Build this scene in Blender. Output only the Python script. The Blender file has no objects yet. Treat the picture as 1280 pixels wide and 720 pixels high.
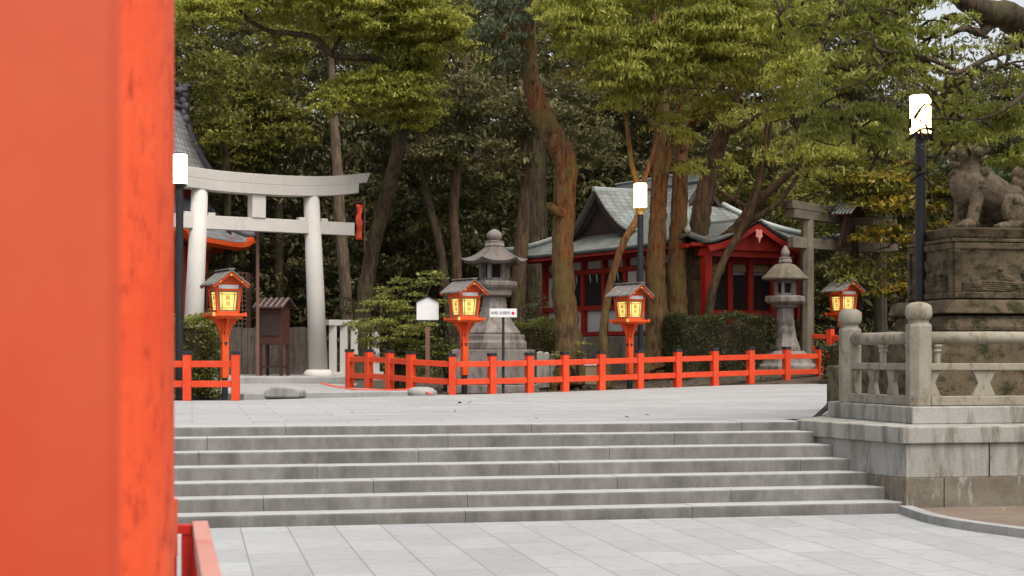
import bpy, bmesh, math, random
import numpy as np
from mathutils import Vector, Matrix

random.seed(7)
R = math.radians
F, CX, YH, EYE = 2000.0, 640.0, 440.0, 0.93        # focal length in photo pixels, horizon row, eye height over the terrace
TH = R(11.3)                                        # paving / stair direction
U = Vector((math.cos(TH), math.sin(TH), 0)); V = Vector((-math.sin(TH), math.cos(TH), 0))
scene = bpy.context.scene
col = scene.collection

def X(px, d): return (px - CX) * d / F
def Z(py, d): return EYE - (py - YH) * d / F
def P(px, py, d): return Vector((X(px, d), d, Z(py, d)))
def sm(t):
    t = min(1.0, max(0.0, t)); return t * t * (3 - 2 * t)
def AB(a, b, z=0.0): return U * a + V * b + Vector((0, 0, z))

# ------------------------------------------------------------------ materials
def newmat(name):
    m = bpy.data.materials.new(name); m.use_nodes = True
    nt = m.node_tree; b = nt.nodes['Principled BSDF']
    return m, nt, b
def ramp(nt, fac, stops):
    r = nt.nodes.new('ShaderNodeValToRGB'); e = r.color_ramp.elements
    e[0].position, e[0].color = stops[0][0], (*stops[0][1], 1)
    e[1].position, e[1].color = stops[-1][0], (*stops[-1][1], 1)
    for p, c in stops[1:-1]:
        k = e.new(p); k.color = (*c, 1)
    nt.links.new(fac, r.inputs[0]); return r.outputs[0]
def coords(nt, scale=(1, 1, 1), rot=(0, 0, 0), kind='Object'):
    tc = nt.nodes.new('ShaderNodeTexCoord'); mp = nt.nodes.new('ShaderNodeMapping')
    mp.inputs['Scale'].default_value = scale; mp.inputs['Rotation'].default_value = rot
    nt.links.new(tc.outputs[kind], mp.inputs[0]); return mp.outputs[0]
def noise(nt, vec, scale, detail=6, rough=0.6):
    n = nt.nodes.new('ShaderNodeTexNoise'); n.inputs['Scale'].default_value = scale
    n.inputs['Detail'].default_value = detail; n.inputs['Roughness'].default_value = rough
    nt.links.new(vec, n.inputs['Vector']); return n.outputs['Fac']
def mixc(nt, fac, a, b, mode='MIX'):
    m = nt.nodes.new('ShaderNodeMix'); m.data_type = 'RGBA'; m.blend_type = mode
    for s, v in ((m.inputs[0], fac), (m.inputs[6], a), (m.inputs[7], b)):
        if isinstance(v, (int, float)): s.default_value = v
        elif isinstance(v, tuple): s.default_value = (*v, 1)
        else: nt.links.new(v, s)
    return m.outputs[2]
def bump(nt, b, h, strength=0.3, dist=0.02):
    n = nt.nodes.new('ShaderNodeBump'); n.inputs['Strength'].default_value = strength
    n.inputs['Distance'].default_value = dist
    nt.links.new(h, n.inputs['Height']); nt.links.new(n.outputs[0], b.inputs['Normal'])

KF = dict(granite=.50, step_granite=.5, plinth_stone=.66, balustrade_stone=.50, torii_granite=.70, old_torii_stone=.55, lantern_stone=.52, dark_lantern_stone=.55, mossy_old_stone=.5,
          carved_lion_stone=.55, vermilion_paint=.72, fence_vermilion=.74, hall_red_paint=.56, rail_dark_red=.7, worn_sheen_rail_top=.7, smooth_vermilion_lacquer=.52, patchy_vermilion_paint=.82,
          white_plaster=.66, cream_panel=.5, white_board=.85, dark_red_wood=.6, dark_gable_wood=.6, brown_post=.7, weathered_plank=.62, grey_roof_board=.8, brown_bark=.75, pale_bark=.62, dark_bark=.7,
          aged_tile=.62, packed_soil=.5, bed_soil=.55)
def weathered(name, c0, c1, scale=3.0, rough=0.7, stain=None, stain_at=(0.5, 0.7), streak=(1, 1, 1), grain=40, gb=0.15, bs=0.3, kind='Object'):
    """base colours c0..c1 by large noise, a stain colour by a second (streaked) noise, fine grain bump"""
    kf = KF.get(name, 1.0); c0 = tuple(x*kf for x in c0); c1 = tuple(x*kf for x in c1); stain = tuple(x*kf for x in stain) if stain else None
    m, nt, b = newmat(name)
    v = coords(nt, kind=kind)
    c = ramp(nt, noise(nt, v, scale), [(0.3, c0), (0.7, c1)])
    if stain:
        v2 = coords(nt, streak, kind=kind)
        f = ramp(nt, noise(nt, v2, scale * 1.3, 8, 0.7), [(stain_at[0], (0, 0, 0)), (stain_at[1], (1, 1, 1))])
        c = mixc(nt, f, c, stain)
    g = noise(nt, v, grain, 3)
    gr = ramp(nt, g, [(0.3, (1 - gb,) * 3), (0.7, (1, 1, 1))])
    c = mixc(nt, 1.0, c, gr, 'MULTIPLY')
    nt.links.new(c, b.inputs['Base Color']); b.inputs['Roughness'].default_value = rough
    b.inputs['Specular IOR Level'].default_value = 0.3
    bump(nt, b, g, bs, 0.01)
    return m

M = {}
M['granite'] = weathered('granite', (.50, .49, .47), (.66, .65, .62), 1.5, .8, (.34, .32, .29), (.52, .75), (2, 2, .5))
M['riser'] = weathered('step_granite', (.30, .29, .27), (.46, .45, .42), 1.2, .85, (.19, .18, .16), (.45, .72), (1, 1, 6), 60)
M['plinth'] = weathered('plinth_stone', (.40, .385, .34), (.54, .52, .47), 1.3, .85, (.17, .145, .105), (.48, .68), (2.4, 2.4, .45), 50, .25)
M['damp_stone'] = weathered('damp_plinth_stone', (.11, .09, .066), (.21, .18, .14), 2.6, .9, (.30, .28, .24), (.55, .66), (3, 3, .8), 50, .25)
M['balustrade'] = weathered('balustrade_stone', (.44, .39, .29), (.62, .57, .45), 3, .85, (.26, .16, .10), (.52, .70), (2, 2, 1), 70, .25)
M['torii_stone'] = weathered('torii_granite', (.66, .62, .56), (.76, .72, .67), 1.2, .75, (.50, .44, .37), (.55, .85), (2, 2, .5), 60, .1)
M['torii_old'] = weathered('old_torii_stone', (.20, .165, .12), (.32, .27, .20), 2, .9, (.12, .11, .06), (.5, .7), (2, 2, .6))
M['lantern_stone'] = weathered('lantern_stone', (.33, .28, .25), (.50, .45, .41), 2.5, .9, (.17, .13, .11), (.48, .68), (2, 2, .7), 50, .25)
M['lantern_stone_roof'] = weathered('dark_lantern_stone', (.20, .17, .15), (.32, .28, .25), 2.5, .9, (.11, .09, .075), (.5, .7), (2, 2, .7), 50, .25)
M['old_stone'] = weathered('mossy_old_stone', (.17, .125, .075), (.36, .27, .165), 3, .95, (.06, .06, .018), (.48, .62), (1, 1, 1.5), 40, .4, .6)
M['lion_stone'] = weathered('carved_lion_stone', (.21, .155, .105), (.44, .34, .235), 5, .95, (.08, .07, .03), (.5, .66), (1, 1, 1), 40, .4, .6)
M['vermilion'] = weathered('vermilion_paint', (.80, .085, .012), (.90, .12, .022), 2, .5, (.62, .05, .01), (.6, .85), (1, 1, 1), 30, .08, .15)
M['fence_red'] = weathered('fence_vermilion', (.72, .052, .012), (.86, .085, .02), 2.5, .6, (.62, .17, .10), (.55, .74), (3, 3, 1.5), 30, .08, .15)
M['hall_red'] = weathered('hall_red_paint', (.42, .018, .01), (.55, .03, .015), 2, .55, (.26, .02, .01), (.55, .8), (1, 1, 1), 30, .1, .1)
M['rail_red'] = weathered('rail_dark_red', (.50, .012, .006), (.65, .025, .01), 4, .4)
M['rail_top'] = weathered('worn_sheen_rail_top', (.66, .27, .21), (.74, .36, .29), 5, .5, (.6, .10, .06), (.58, .75))  # pale pink is sky sheen put into the colour, with worn red patches
M['pillar_near'] = weathered('smooth_vermilion_lacquer', (.80, .085, .026), (.95, .17, .065), 1.1, .5, (.86, .075, .016), (.45, .8), (2, 2, .5), 30, .04, .05)
M['pillar_far'] = weathered('patchy_vermilion_paint', (.74, .070, .018), (.86, .115, .032), 2.6, .5, (.46, .040, .013), (.52, .68), (6, 6, 2.4), 30, .06, .2)
M['black'] = weathered('black_metal', (.012, .012, .014), (.03, .03, .032), 8, .45)
M['pole'] = weathered('lamp_pole_metal', (.014, .014, .016), (.022, .022, .025), 8, .4)
M['white_wall'] = weathered('white_plaster', (.66, .64, .62), (.74, .72, .70), 2, .8, (.5, .47, .43), (.6, .8))
M['cream'] = weathered('cream_panel', (.55, .38, .2), (.62, .45, .26), 2, .8)
M['white_paint'] = weathered('white_board', (.76, .76, .75), (.80, .80, .79), 2, .5)
M['dark_wood'] = weathered('dark_red_wood', (.085, .03, .022), (.13, .048, .035), 3, .7, (.05, .02, .015), (.5, .7), (1, 1, .3))
M['gable_wood'] = weathered('dark_gable_wood', (.05, .03, .025), (.08, .05, .04), 3, .8)
M['post_wood'] = weathered('brown_post', (.19, .10, .07), (.25, .14, .1), 3, .7, streak=(1, 1, .3))
M['plank'] = weathered('weathered_plank', (.17, .125, .10), (.33, .27, .225), 2.5, .9, (.1, .06, .05), (.5, .72), (6, 6, .4))
M['roof_board'] = weathered('grey_roof_board', (.15, .135, .125), (.28, .26, .245), 5, .85, (.08, .065, .055), (.5, .68), (6, 1, 1))
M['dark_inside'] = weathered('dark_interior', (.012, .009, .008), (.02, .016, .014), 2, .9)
M['green_frame'] = weathered('window_frame_green', (.10, .11, .06), (.15, .16, .09), 4, .6)
M['gold'] = weathered('brass_fitting', (.75, .42, .08), (.85, .5, .12), 4, .35)
M['pink'] = weathered('pink_carving', (.62, .22, .2), (.7, .3, .27), 6, .7)
M['soil'] = weathered('packed_soil', (.13, .095, .065), (.22, .165, .12), 1.6, .95, (.06, .06, .025), (.52, .66), (1, 1, 1), 25, .4, .8)
M['soil_bed'] = weathered('bed_soil', (.26, .19, .14), (.34, .26, .2), 2, .95, (.15, .14, .06), (.6, .7), (1, 1, 1), 25, .3, .6)
def bark_mat(name, furrow, plate, moss, amt=(.5, .64), red=None):
    m, nt, b = newmat(name)
    v = coords(nt, (1, 1, .16)); v1 = coords(nt)
    h = noise(nt, v, 13, 8, .7); c = ramp(nt, h, [(.36, furrow), (.52, tuple((a + b_)/2 for a, b_ in zip(furrow, plate))), (.66, plate)])
    big = noise(nt, v1, 1.1, 5, .6)
    if red: c = mixc(nt, ramp(nt, big, [(.42, (0, 0, 0)), (.6, (1, 1, 1))]), c, mixc(nt, 1.0, c, red, 'MULTIPLY'))
    c = mixc(nt, ramp(nt, noise(nt, v1, 2.3, 8, .7), [(amt[0], (0, 0, 0)), (amt[1], (.8, .8, .8))]), c, moss)
    nt.links.new(c, b.inputs['Base Color']); b.inputs['Roughness'].default_value = .95; b.inputs['Specular IOR Level'].default_value = .15
    bump(nt, b, h, 1.0, .06); return m
M['bark'] = bark_mat('brown_bark', (.026, .017, .012), (.14, .088, .055), (.085, .078, .028))
M['bark_pale'] = bark_mat('pale_bark', (.07, .048, .034), (.20, .145, .10), (.10, .08, .05), (.56, .7))
M['bark_dark'] = bark_mat('dark_bark', (.020, .014, .009), (.10, .072, .046), (.075, .072, .027))
M['bark_red'] = bark_mat('mossy_reddish_bark', (.040, .023, .013), (.20, .125, .068), (.12, .105, .034), (.45, .60), (1.22, .80, .62))
M['cloth_red'] = weathered('red_cloth', (.75, .06, .03), (.85, .12, .06), 6, .8)
M['ink'] = weathered('ink', (.02, .02, .02), (.035, .03, .03), 6, .7)
M['ink_red'] = weathered('red_ink', (.55, .005, .05), (.6, .01, .06), 6, .6)
M['copper'] = weathered('aged_tile', (.42, .46, .44), (.58, .62, .60), 1.2, .6, (.30, .32, .30), (.55, .75), (1, 1, 1), 30, .1, .1)

def tile_mat(name, c0, c1, gap, su, sv):
    m, nt, b = newmat(name)
    v = coords(nt, (su, sv, 1), kind='UV')
    w = nt.nodes.new('ShaderNodeTexBrick'); w.offset = 0; w.inputs['Scale'].default_value = 1
    w.inputs['Brick Width'].default_value = 1; w.inputs['Row Height'].default_value = 1
    w.inputs['Mortar Size'].default_value = .13; w.inputs['Mortar Smooth'].default_value = .8
    w.inputs['Color1'].default_value = (*c0, 1); w.inputs['Color2'].default_value = (*c1, 1); w.inputs['Mortar'].default_value = (*gap, 1)
    nt.links.new(v, w.inputs['Vector'])
    f = noise(nt, coords(nt), 1.5)
    c = mixc(nt, 1.0, w.outputs['Color'], ramp(nt, f, [(.35, (.66, .58, .50)), (.62, (1, 1, 1))]), 'MULTIPLY')
    nt.links.new(c, b.inputs['Base Color']); b.inputs['Roughness'].default_value = .55
    bump(nt, b, w.outputs['Fac'], -.6, .04)
    return m
M['tile_green'] = tile_mat('verdigris_tile', (.14, .155, .148), (.195, .215, .205), (.075, .083, .078), 4, 6)
M['tile_grey'] = tile_mat('grey_tile', (.27, .28, .30), (.34, .35, .37), (.13, .13, .15), 3.3, 5)

def paving_mat(name, swap, w, h, c0, c1, gap, ms, tint):
    m, nt, b = newmat(name)
    tc = nt.nodes.new('ShaderNodeTexCoord'); mp = nt.nodes.new('ShaderNodeMapping'); mp.vector_type = 'POINT'
    mp.inputs['Rotation'].default_value = (0, 0, -TH + (R(90) if swap else 0))
    nt.links.new(tc.outputs['Object'], mp.inputs[0])
    k = nt.nodes.new('ShaderNodeTexBrick'); k.inputs['Scale'].default_value = 1
    k.inputs['Brick Width'].default_value = w; k.inputs['Row Height'].default_value = h
    k.inputs['Mortar Size'].default_value = ms; k.inputs['Mortar Smooth'].default_value = .3; k.offset = .37
    k.inputs['Color1'].default_value = (*c0, 1); k.inputs['Color2'].default_value = (*c1, 1); k.inputs['Mortar'].default_value = (*gap, 1)
    nt.links.new(mp.outputs[0], k.inputs['Vector'])
    o = coords(nt)
    f1 = noise(nt, o, .35, 8, .65); f2 = noise(nt, o, 6, 6, .7); f3 = noise(nt, o, 90, 2)
    c = mixc(nt, 1.0, k.outputs['Color'], ramp(nt, f1, [(.3, tint), (.62, (1, 1, 1))]), 'MULTIPLY')
    c = mixc(nt, 1.0, c, ramp(nt, f2, [(.30, (.84, .82, .79)), (.5, (1, 1, 1))]), 'MULTIPLY')
    c = mixc(nt, 1.0, c, ramp(nt, f3, [(.3, (.9, .9, .9)), (.6, (1, 1, 1))]), 'MULTIPLY')
    nt.links.new(c, b.inputs['Base Color']); b.inputs['Roughness'].default_value = .75
    b.inputs['Specular IOR Level'].default_value = .3
    bump(nt, b, k.outputs['Fac'], -.4, .01)
    return m
M['paving'] = paving_mat('granite_paving', True, .92, .52, (.270, .275, .275), (.325, .33, .33), (.18, .18, .175), .009, (.88, .87, .85))
M['terrace'] = paving_mat('terrace_paving', False, 1.25, .62, (.270, .275, .275), (.325, .33, .33), (.22, .22, .22), .016, (.90, .89, .87))

def leaf_mat(name, dark, mid, light, trans=.35, rough=.5):
    m, nt, b = newmat(name)
    a = nt.nodes.new('ShaderNodeAttribute'); a.attribute_name = 'tone'
    c = ramp(nt, a.outputs['Fac'], [(0.0, dark), (.5, mid), (1.0, light)])
    nt.links.new(c, b.inputs['Base Color']); b.inputs['Roughness'].default_value = rough
    b.inputs['Specular IOR Level'].default_value = .35
    t = nt.nodes.new('ShaderNodeBsdfTranslucent'); nt.links.new(c, t.inputs[0])
    mx = nt.nodes.new('ShaderNodeMixShader'); mx.inputs[0].default_value = trans
    nt.links.new(b.outputs[0], mx.inputs[1]); nt.links.new(t.outputs[0], mx.inputs[2])
    nt.links.new(mx.outputs[0], nt.nodes['Material Output'].inputs[0])
    return m
M['leaf_bright'] = leaf_mat('yellow_green_leaf', (.155, .168, .027), (.29, .295, .046), (.49, .475, .105), .5)
M['leaf_camphor'] = leaf_mat('camphor_leaf', (.15, .165, .024), (.28, .285, .042), (.47, .465, .12), .5)
M['leaf_right'] = leaf_mat('olive_leaf', (.095, .112, .016), (.19, .205, .029), (.34, .36, .085), .5)
M['leaf_dark'] = leaf_mat('dark_evergreen_leaf', (.035, .045, .022), (.075, .092, .042), (.16, .19, .10), .25, .5)
M['leaf_wood'] = leaf_mat('woodland_leaf', (.038, .036, .015), (.098, .092, .032), (.24, .22, .085), .4, .6)
M['leaf_mid'] = leaf_mat('mid_green_leaf', (.06, .062, .014), (.15, .15, .026), (.33, .31, .055), .4)
M['leaf_autumn'] = leaf_mat('autumn_leaf', (.085, .095, .016), (.20, .175, .022), (.46, .27, .03), .45)
M['leaf_pine'] = leaf_mat('shrub_leaf', (.06, .07, .018), (.16, .17, .035), (.33, .34, .07), .3)
M['leaf_hedge'] = leaf_mat('hedge_leaf', (.026, .032, .012), (.06, .068, .024), (.13, .14, .045), .25)
M['leaf_brown'] = leaf_mat('brown_leaf', (.08, .05, .025), (.14, .09, .04), (.22, .13, .06), .3)

def glow_mat(name, colr, strength, vary=None):
    m, nt, b = newmat(name)
    b.inputs['Base Color'].default_value = (.8, .75, .6, 1)
    b.inputs['Emission Strength'].default_value = strength
    if vary:
        c = ramp(nt, noise(nt, coords(nt), vary[0], 2), [(.35, vary[1]), (.65, colr)])
        nt.links.new(c, b.inputs['Emission Color'])
    else: b.inputs['Emission Color'].default_value = (*colr, 1)
    return m
M['lamp_glow'] = glow_mat('lamp_glow', (1.0, .55, .2), 38)
M['lamp_near'] = glow_mat('near_lamp_glow', (1.0, .58, .22), 14)
M['lamp_pale'] = glow_mat('lamp_glow_pale', (1.0, .84, .62), 6)
M['paper'] = glow_mat('lit_paper', (1.0, .60, .16), .85, (7.0, (.66, .36, .08)))
M['paper'].node_tree.nodes['Principled BSDF'].inputs['Base Color'].default_value = (.42, .30, .09, 1)

# ------------------------------------------------------------------ mesh helpers
class MB:
    def __init__(s): s.v = []; s.f = []; s.uv = None
    def box(s, c, size, rz=0, top=None, tilt=None):
        """box centred at c; top=(sx,sy) gives a different top size"""
        hx, hy, hz = size[0] / 2, size[1] / 2, size[2] / 2
        tx, ty = (hx, hy) if top is None else (top[0] / 2, top[1] / 2)
        m = Matrix.Rotation(rz, 3, 'Z')
        if tilt is not None: m = m @ tilt
        b = len(s.v)
        for z, x, y in ((-hz, hx, hy), (hz, tx, ty)):
            for sx, sy in ((-1, -1), (1, -1), (1, 1), (-1, 1)):
                s.v.append(Vector(c) + m @ Vector((sx * x, sy * y, z)))
        s.f += [(b, b+3, b+2, b+1), (b+4, b+5, b+6, b+7), (b, b+1, b+5, b+4), (b+1, b+2, b+6, b+5), (b+2, b+3, b+7, b+6), (b+3, b, b+4, b+7)]
        return s
    def beam(s, p, q, w, h, up=Vector((0, 0, 1))):
        p, q = Vector(p), Vector(q); t = (q - p).normalized(); r = t.cross(up).normalized(); uu = r.cross(t)
        b = len(s.v)
        for e in (p, q):
            for a, c in ((-1, -1), (1, -1), (1, 1), (-1, 1)): s.v.append(e + r * a * w / 2 + uu * c * h / 2)
        s.f += [(b, b+3, b+2, b+1), (b+4, b+5, b+6, b+7), (b, b+1, b+5, b+4), (b+1, b+2, b+6, b+5), (b+2, b+3, b+7, b+6), (b+3, b, b+4, b+7)]
        return s
    def tube(s, pts, rad, n=12, jit=0.0, cap=True):
        pts = [Vector(p) for p in pts]; b0 = len(s.v); k = len(pts)
        ref = None
        for i, p in enumerate(pts):
            t = (pts[min(i+1, k-1)] - pts[max(i-1, 0)]).normalized()
            if ref is None: ref = t.orthogonal().normalized()
            ref = (ref - t * ref.dot(t)).normalized(); o = t.cross(ref)
            r = rad[i] if isinstance(rad, (list, tuple)) else rad
            for j in range(n):
                a = 2 * math.pi * j / n
                rr = r * (1 + jit * (random.random() - .5))
                s.v.append(p + (ref * math.cos(a) + o * math.sin(a)) * rr)
        for i in range(k - 1):
            for j in range(n):
                a, b = b0 + i*n + j, b0 + i*n + (j+1) % n
                s.f.append((a, b, b + n, a + n))
        if cap:
            s.f.append(tuple(b0 + j for j in reversed(range(n)))); s.f.append(tuple(b0 + (k-1)*n + j for j in range(n)))
        return s
    def lathe(s, c, prof, n=24, rot=0, sq=1.0):
        """prof: (r, z) from bottom to top"""
        b0 = len(s.v); c = Vector(c)
        for r, z in prof:
            for j in range(n):
                a = 2 * math.pi * j / n + rot
                s.v.append(c + Vector((r * math.cos(a), r * math.sin(a), z)))
        for i in range(len(prof) - 1):
            for j in range(n):
                a, b = b0 + i*n + j, b0 + i*n + (j+1) % n
                s.f.append((a, b, b + n, a + n))
        s.f.append(tuple(b0 + j for j in reversed(range(n)))); s.f.append(tuple(b0 + (len(prof)-1)*n + j for j in range(n)))
        return s
    def prism(s, poly, o, ax, ay, ex):
        """polygon (a,b) in plane o+a*ax+b*ay, extruded by vector ex"""
        o, ax, ay, ex = Vector(o), Vector(ax), Vector(ay), Vector(ex); b = len(s.v); n = len(poly)
        for e in (Vector((0, 0, 0)), ex):
            for a, c in poly: s.v.append(o + ax * a + ay * c + e)
        s.f.append(tuple(range(b, b+n))[::-1]); s.f.append(tuple(range(b+n, b+2*n)))
        for i in range(n):
            j = (i + 1) % n; s.f.append((b+i, b+j, b+n+j, b+n+i))
        return s
    def sphere(s, c, r, n=14, m=9, sc=(1, 1, 1)):
        prof = []
        c = Vector(c); b0 = len(s.v)
        for i in range(m + 1):
            ph = math.pi * i / m
            for j in range(n):
                a = 2 * math.pi * j / n
                s.v.append(c + Vector((r*sc[0]*math.sin(ph)*math.cos(a), r*sc[1]*math.sin(ph)*math.sin(a), -r*sc[2]*math.cos(ph))))
        for i in range(m):
            for j in range(n):
                a, b = b0 + i*n + j, b0 + i*n + (j+1) % n
                s.f.append((a, b, b + n, a + n))
        return s
    def build(s, name, m, parent=None, bevel=0, smooth=False, merge=False):
        me = bpy.data.meshes.new(name); me.from_pydata([tuple(v) for v in s.v], [], s.f)
        bm = bmesh.new(); bm.from_mesh(me)
        if merge: bmesh.ops.remove_doubles(bm, verts=bm.verts, dist=1e-4)
        bmesh.ops.recalc_face_normals(bm, faces=bm.faces); bm.to_mesh(me); bm.free()
        me.materials.append(M[m] if isinstance(m, str) else m)
        if smooth: me.polygons.foreach_set('use_smooth', [True] * len(me.polygons))
        o = bpy.data.objects.new(name, me); col.objects.link(o)
        if parent: o.parent = parent
        if bevel:
            k = o.modifiers.new('bevel', 'BEVEL'); k.width = bevel; k.segments = 2; k.limit_method = 'ANGLE'; k.angle_limit = R(40)
        return o
def tag(o, label, cat, group=None, kind=None):
    if label: o['label'] = label
    if cat: o['category'] = cat
    if group: o['group'] = group
    if kind: o['kind'] = kind
    return o
def struct(o): o['kind'] = 'structure'; return o
def empty(name, loc, rz=0.0):
    o = bpy.data.objects.new(name, None); col.objects.link(o); o.location = loc; o.rotation_euler = (0, 0, rz)
    o.empty_display_size = .2; return o
def kids(o): return [c for c in bpy.data.objects if c.parent == o]
def copy_tree(o, parent=None):
    c = o.copy(); col.objects.link(c); c.parent = parent
    for k in list(kids(o)): copy_tree(k, c)
    return c
def text_mesh(name, body, size, m, parent, loc, rot, ext=.002, align='CENTER'):
    cu = bpy.data.curves.new(name, 'FONT'); cu.body = body; cu.size = size; cu.extrude = ext
    cu.align_x = align; cu.align_y = 'CENTER'
    t = bpy.data.objects.new('tmp', cu); col.objects.link(t)
    dg = bpy.context.evaluated_depsgraph_get(); dg.update()
    me = bpy.data.meshes.new_from_object(t.evaluated_get(dg)); bpy.data.objects.remove(t)
    me.name = name; me.materials.clear(); me.materials.append(M[m])
    o = bpy.data.objects.new(name, me); col.objects.link(o); o.parent = parent; o.location = loc; o.rotation_euler = rot
    return o
def spline(pts, n=6):
    pts = [Vector(p) for p in pts]; out = []
    for i in range(len(pts) - 1):
        p0, p1, p2, p3 = pts[max(i-1, 0)], pts[i], pts[i+1], pts[min(i+2, len(pts)-1)]
        for k in range(n):
            t = k / n
            out.append(.5 * ((2*p1) + (p2-p0)*t + (2*p0-5*p1+4*p2-p3)*t*t + (3*p1-p0-3*p2+p3)*t**3))
    out.append(pts[-1]); return out
def lerp_list(vals, n):
    out = []
    for i in range(len(vals) - 1):
        for k in range(n): out.append(vals[i] + (vals[i+1]-vals[i]) * k / n)
    out.append(vals[-1]); return out

# ------------------------------------------------------------------ leaves
def leaf_mesh(name, centers, tone, L, W, m, parent=None, rng=None, droop=.5):
    n = len(centers); rng = rng or np.random.default_rng(1)
    az = rng.uniform(0, 2*np.pi, n); el = rng.normal(-droop, .55, n)
    d = np.stack([np.cos(az)*np.cos(el), np.sin(az)*np.cos(el), np.sin(el)], 1)
    up = rng.normal(0, .55, (n, 3)); up[:, 2] += 1.0
    s = np.cross(d, up); s /= np.linalg.norm(s, axis=1)[:, None] + 1e-9
    nn = np.cross(s, d)
    l = L * np.clip(rng.lognormal(0, .3, n), .5, 1.9)[:, None]; w = W * rng.uniform(.75, 1.25, n)[:, None]
    c = centers
    v = np.empty((n, 4, 3), np.float32)
    v[:, 0] = c - d*l*.5; v[:, 1] = c + s*w*.5 + nn*w*.18; v[:, 2] = c + d*l*.5; v[:, 3] = c - s*w*.5 + nn*w*.18
    me = bpy.data.meshes.new(name)
    me.vertices.add(n*4); me.vertices.foreach_set('co', v.reshape(-1))
    me.loops.add(n*4); me.loops.foreach_set('vertex_index', np.arange(n*4, dtype=np.int32))
    me.polygons.add(n); me.polygons.foreach_set('loop_start', np.arange(0, n*4, 4, dtype=np.int32))
    me.update(calc_edges=True)
    at = me.attributes.new('tone', 'FLOAT', 'FACE'); at.data.foreach_set('value', np.clip(tone, 0, 1).astype(np.float32))
    me.materials.append(M[m])
    o = bpy.data.objects.new(name, me); col.objects.link(o)
    if parent: o.parent = parent
    return o
def clumps(ell, per_m3, leaves, rng, rs=(.3, .6), flat=.6, twig=.12):
    """ell: list of (centre, (rx,ry,rz)); each is filled with small domed sprays of leaves, gaps left between them"""
    C, T = [], []
    for c, r in ell:
        vol = 4.19 * r[0]*r[1]*r[2]; k = max(3, int(vol * per_m3))
        q = rng.normal(0, 1, (k, 3)); q /= np.linalg.norm(q, axis=1)[:, None]
        rad = rng.uniform(.25, 1, k) ** .45
        cc = np.array(c) + q * rad[:, None] * np.array(r)
        for j in range(k):
            R_ = rng.uniform(*rs); m = int(leaves * (R_ / rs[1]) ** 2 * rng.uniform(.6, 1.3)) + 3
            p = rng.normal(0, 1, (m, 3)); p /= np.linalg.norm(p, axis=1)[:, None]
            p[:, 2] = np.abs(p[:, 2]) * rng.uniform(.5, 1, m) - .25
            p *= (rng.uniform(.35, 1, m) ** .5)[:, None] * R_
            p[:, 2] *= flat
            C.append(cc[j] + p); T.append(np.clip(rng.normal(rng.uniform(.3, .7), .16, m), 0, 1))
    return np.concatenate(C), np.concatenate(T)
def ell_px(lst, dd=1.0):
    """photo-measured masses -> metres: (cx, cy, rx, ry, distance, half depth)"""
    out = []
    for cx, cy, rx, ry, d, h in lst: out.append((tuple(P(cx, cy, d)), (rx*d/F, h, ry*d/F)))
    return out
def limb(mb, pts, radii, n=8, sides=14, jit=.13):
    sp = spline(pts, n); rr = lerp_list(radii, n)
    sp = [p + Vector([(random.random()-.5) * r * .14 for _ in range(3)]) for p, r in zip(sp, rr)]
    mb.tube(sp, rr, sides, jit)
def tree(name, label, cat, base_px, limbs, masses, bark, leaf, L, W, per_m3, leaves, seed, rs=(.3, .6), group=None, flat=.6, droop=.5, clear=None):
    """limbs: lists of (px,py,d,width_px); the first one is the trunk"""
    b = limbs[0][0]; root = empty(name, (X(b[0], b[2]), b[2], base_px))
    off = root.location
    tag(root, label, cat, group)
    mb = MB()
    for i, lb in enumerate(limbs):
        pts = [P(x, y, d) - off for x, y, d, w in lb]; rr = [w * d / F / 2 for x, y, d, w in lb]
        if i == 0:
            pts.insert(0, Vector((pts[0].x, pts[0].y, -.15))); rr.insert(0, rr[0] * 1.75)
        limb(mb, pts, rr)
    rt = random.Random(seed)
    for cx, cy, rx, ry, d, hh in masses:               # fine twigs carrying the sprays
        c0 = P(cx, cy, d) - off
        for k in range(5):
            e = c0 + Vector((rt.uniform(-1, 1)*rx*d/F, rt.uniform(-1, 1)*hh, rt.uniform(-.9, .9)*ry*d/F)); a_ = c0 + Vector((rt.uniform(-.3, .3), rt.uniform(-.2, .2), rt.uniform(-.3, .1)))
            limb(mb, [a_, a_.lerp(e, .5) + Vector((0, 0, rt.uniform(-.05, .12))), e], [.028, .016, .006], 4, 5)
    mb.build('trunk', bark, root, smooth=True)
    rng = np.random.default_rng(seed)
    C, T = clumps(ell_px(masses), per_m3, leaves, rng, rs, flat)
    if clear:                                          # sprays are cut back around the lamp and its pole
        px = CX + C[:, 0]*F/C[:, 1]; py = YH - (C[:, 2] - EYE)*F/C[:, 1]; keep = np.ones(len(C), bool)
        for x0, x1, y0, y1, p in clear: keep &= ~((px > x0) & (px < x1) & (py > y0) & (py < y1) & (rng.random(len(C)) > p))
        C, T = C[keep], T[keep]
    C = C - np.array(off)[None]
    leaf_mesh('crown', C, T, L, W, leaf, root, rng, droop)
    return root

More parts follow.
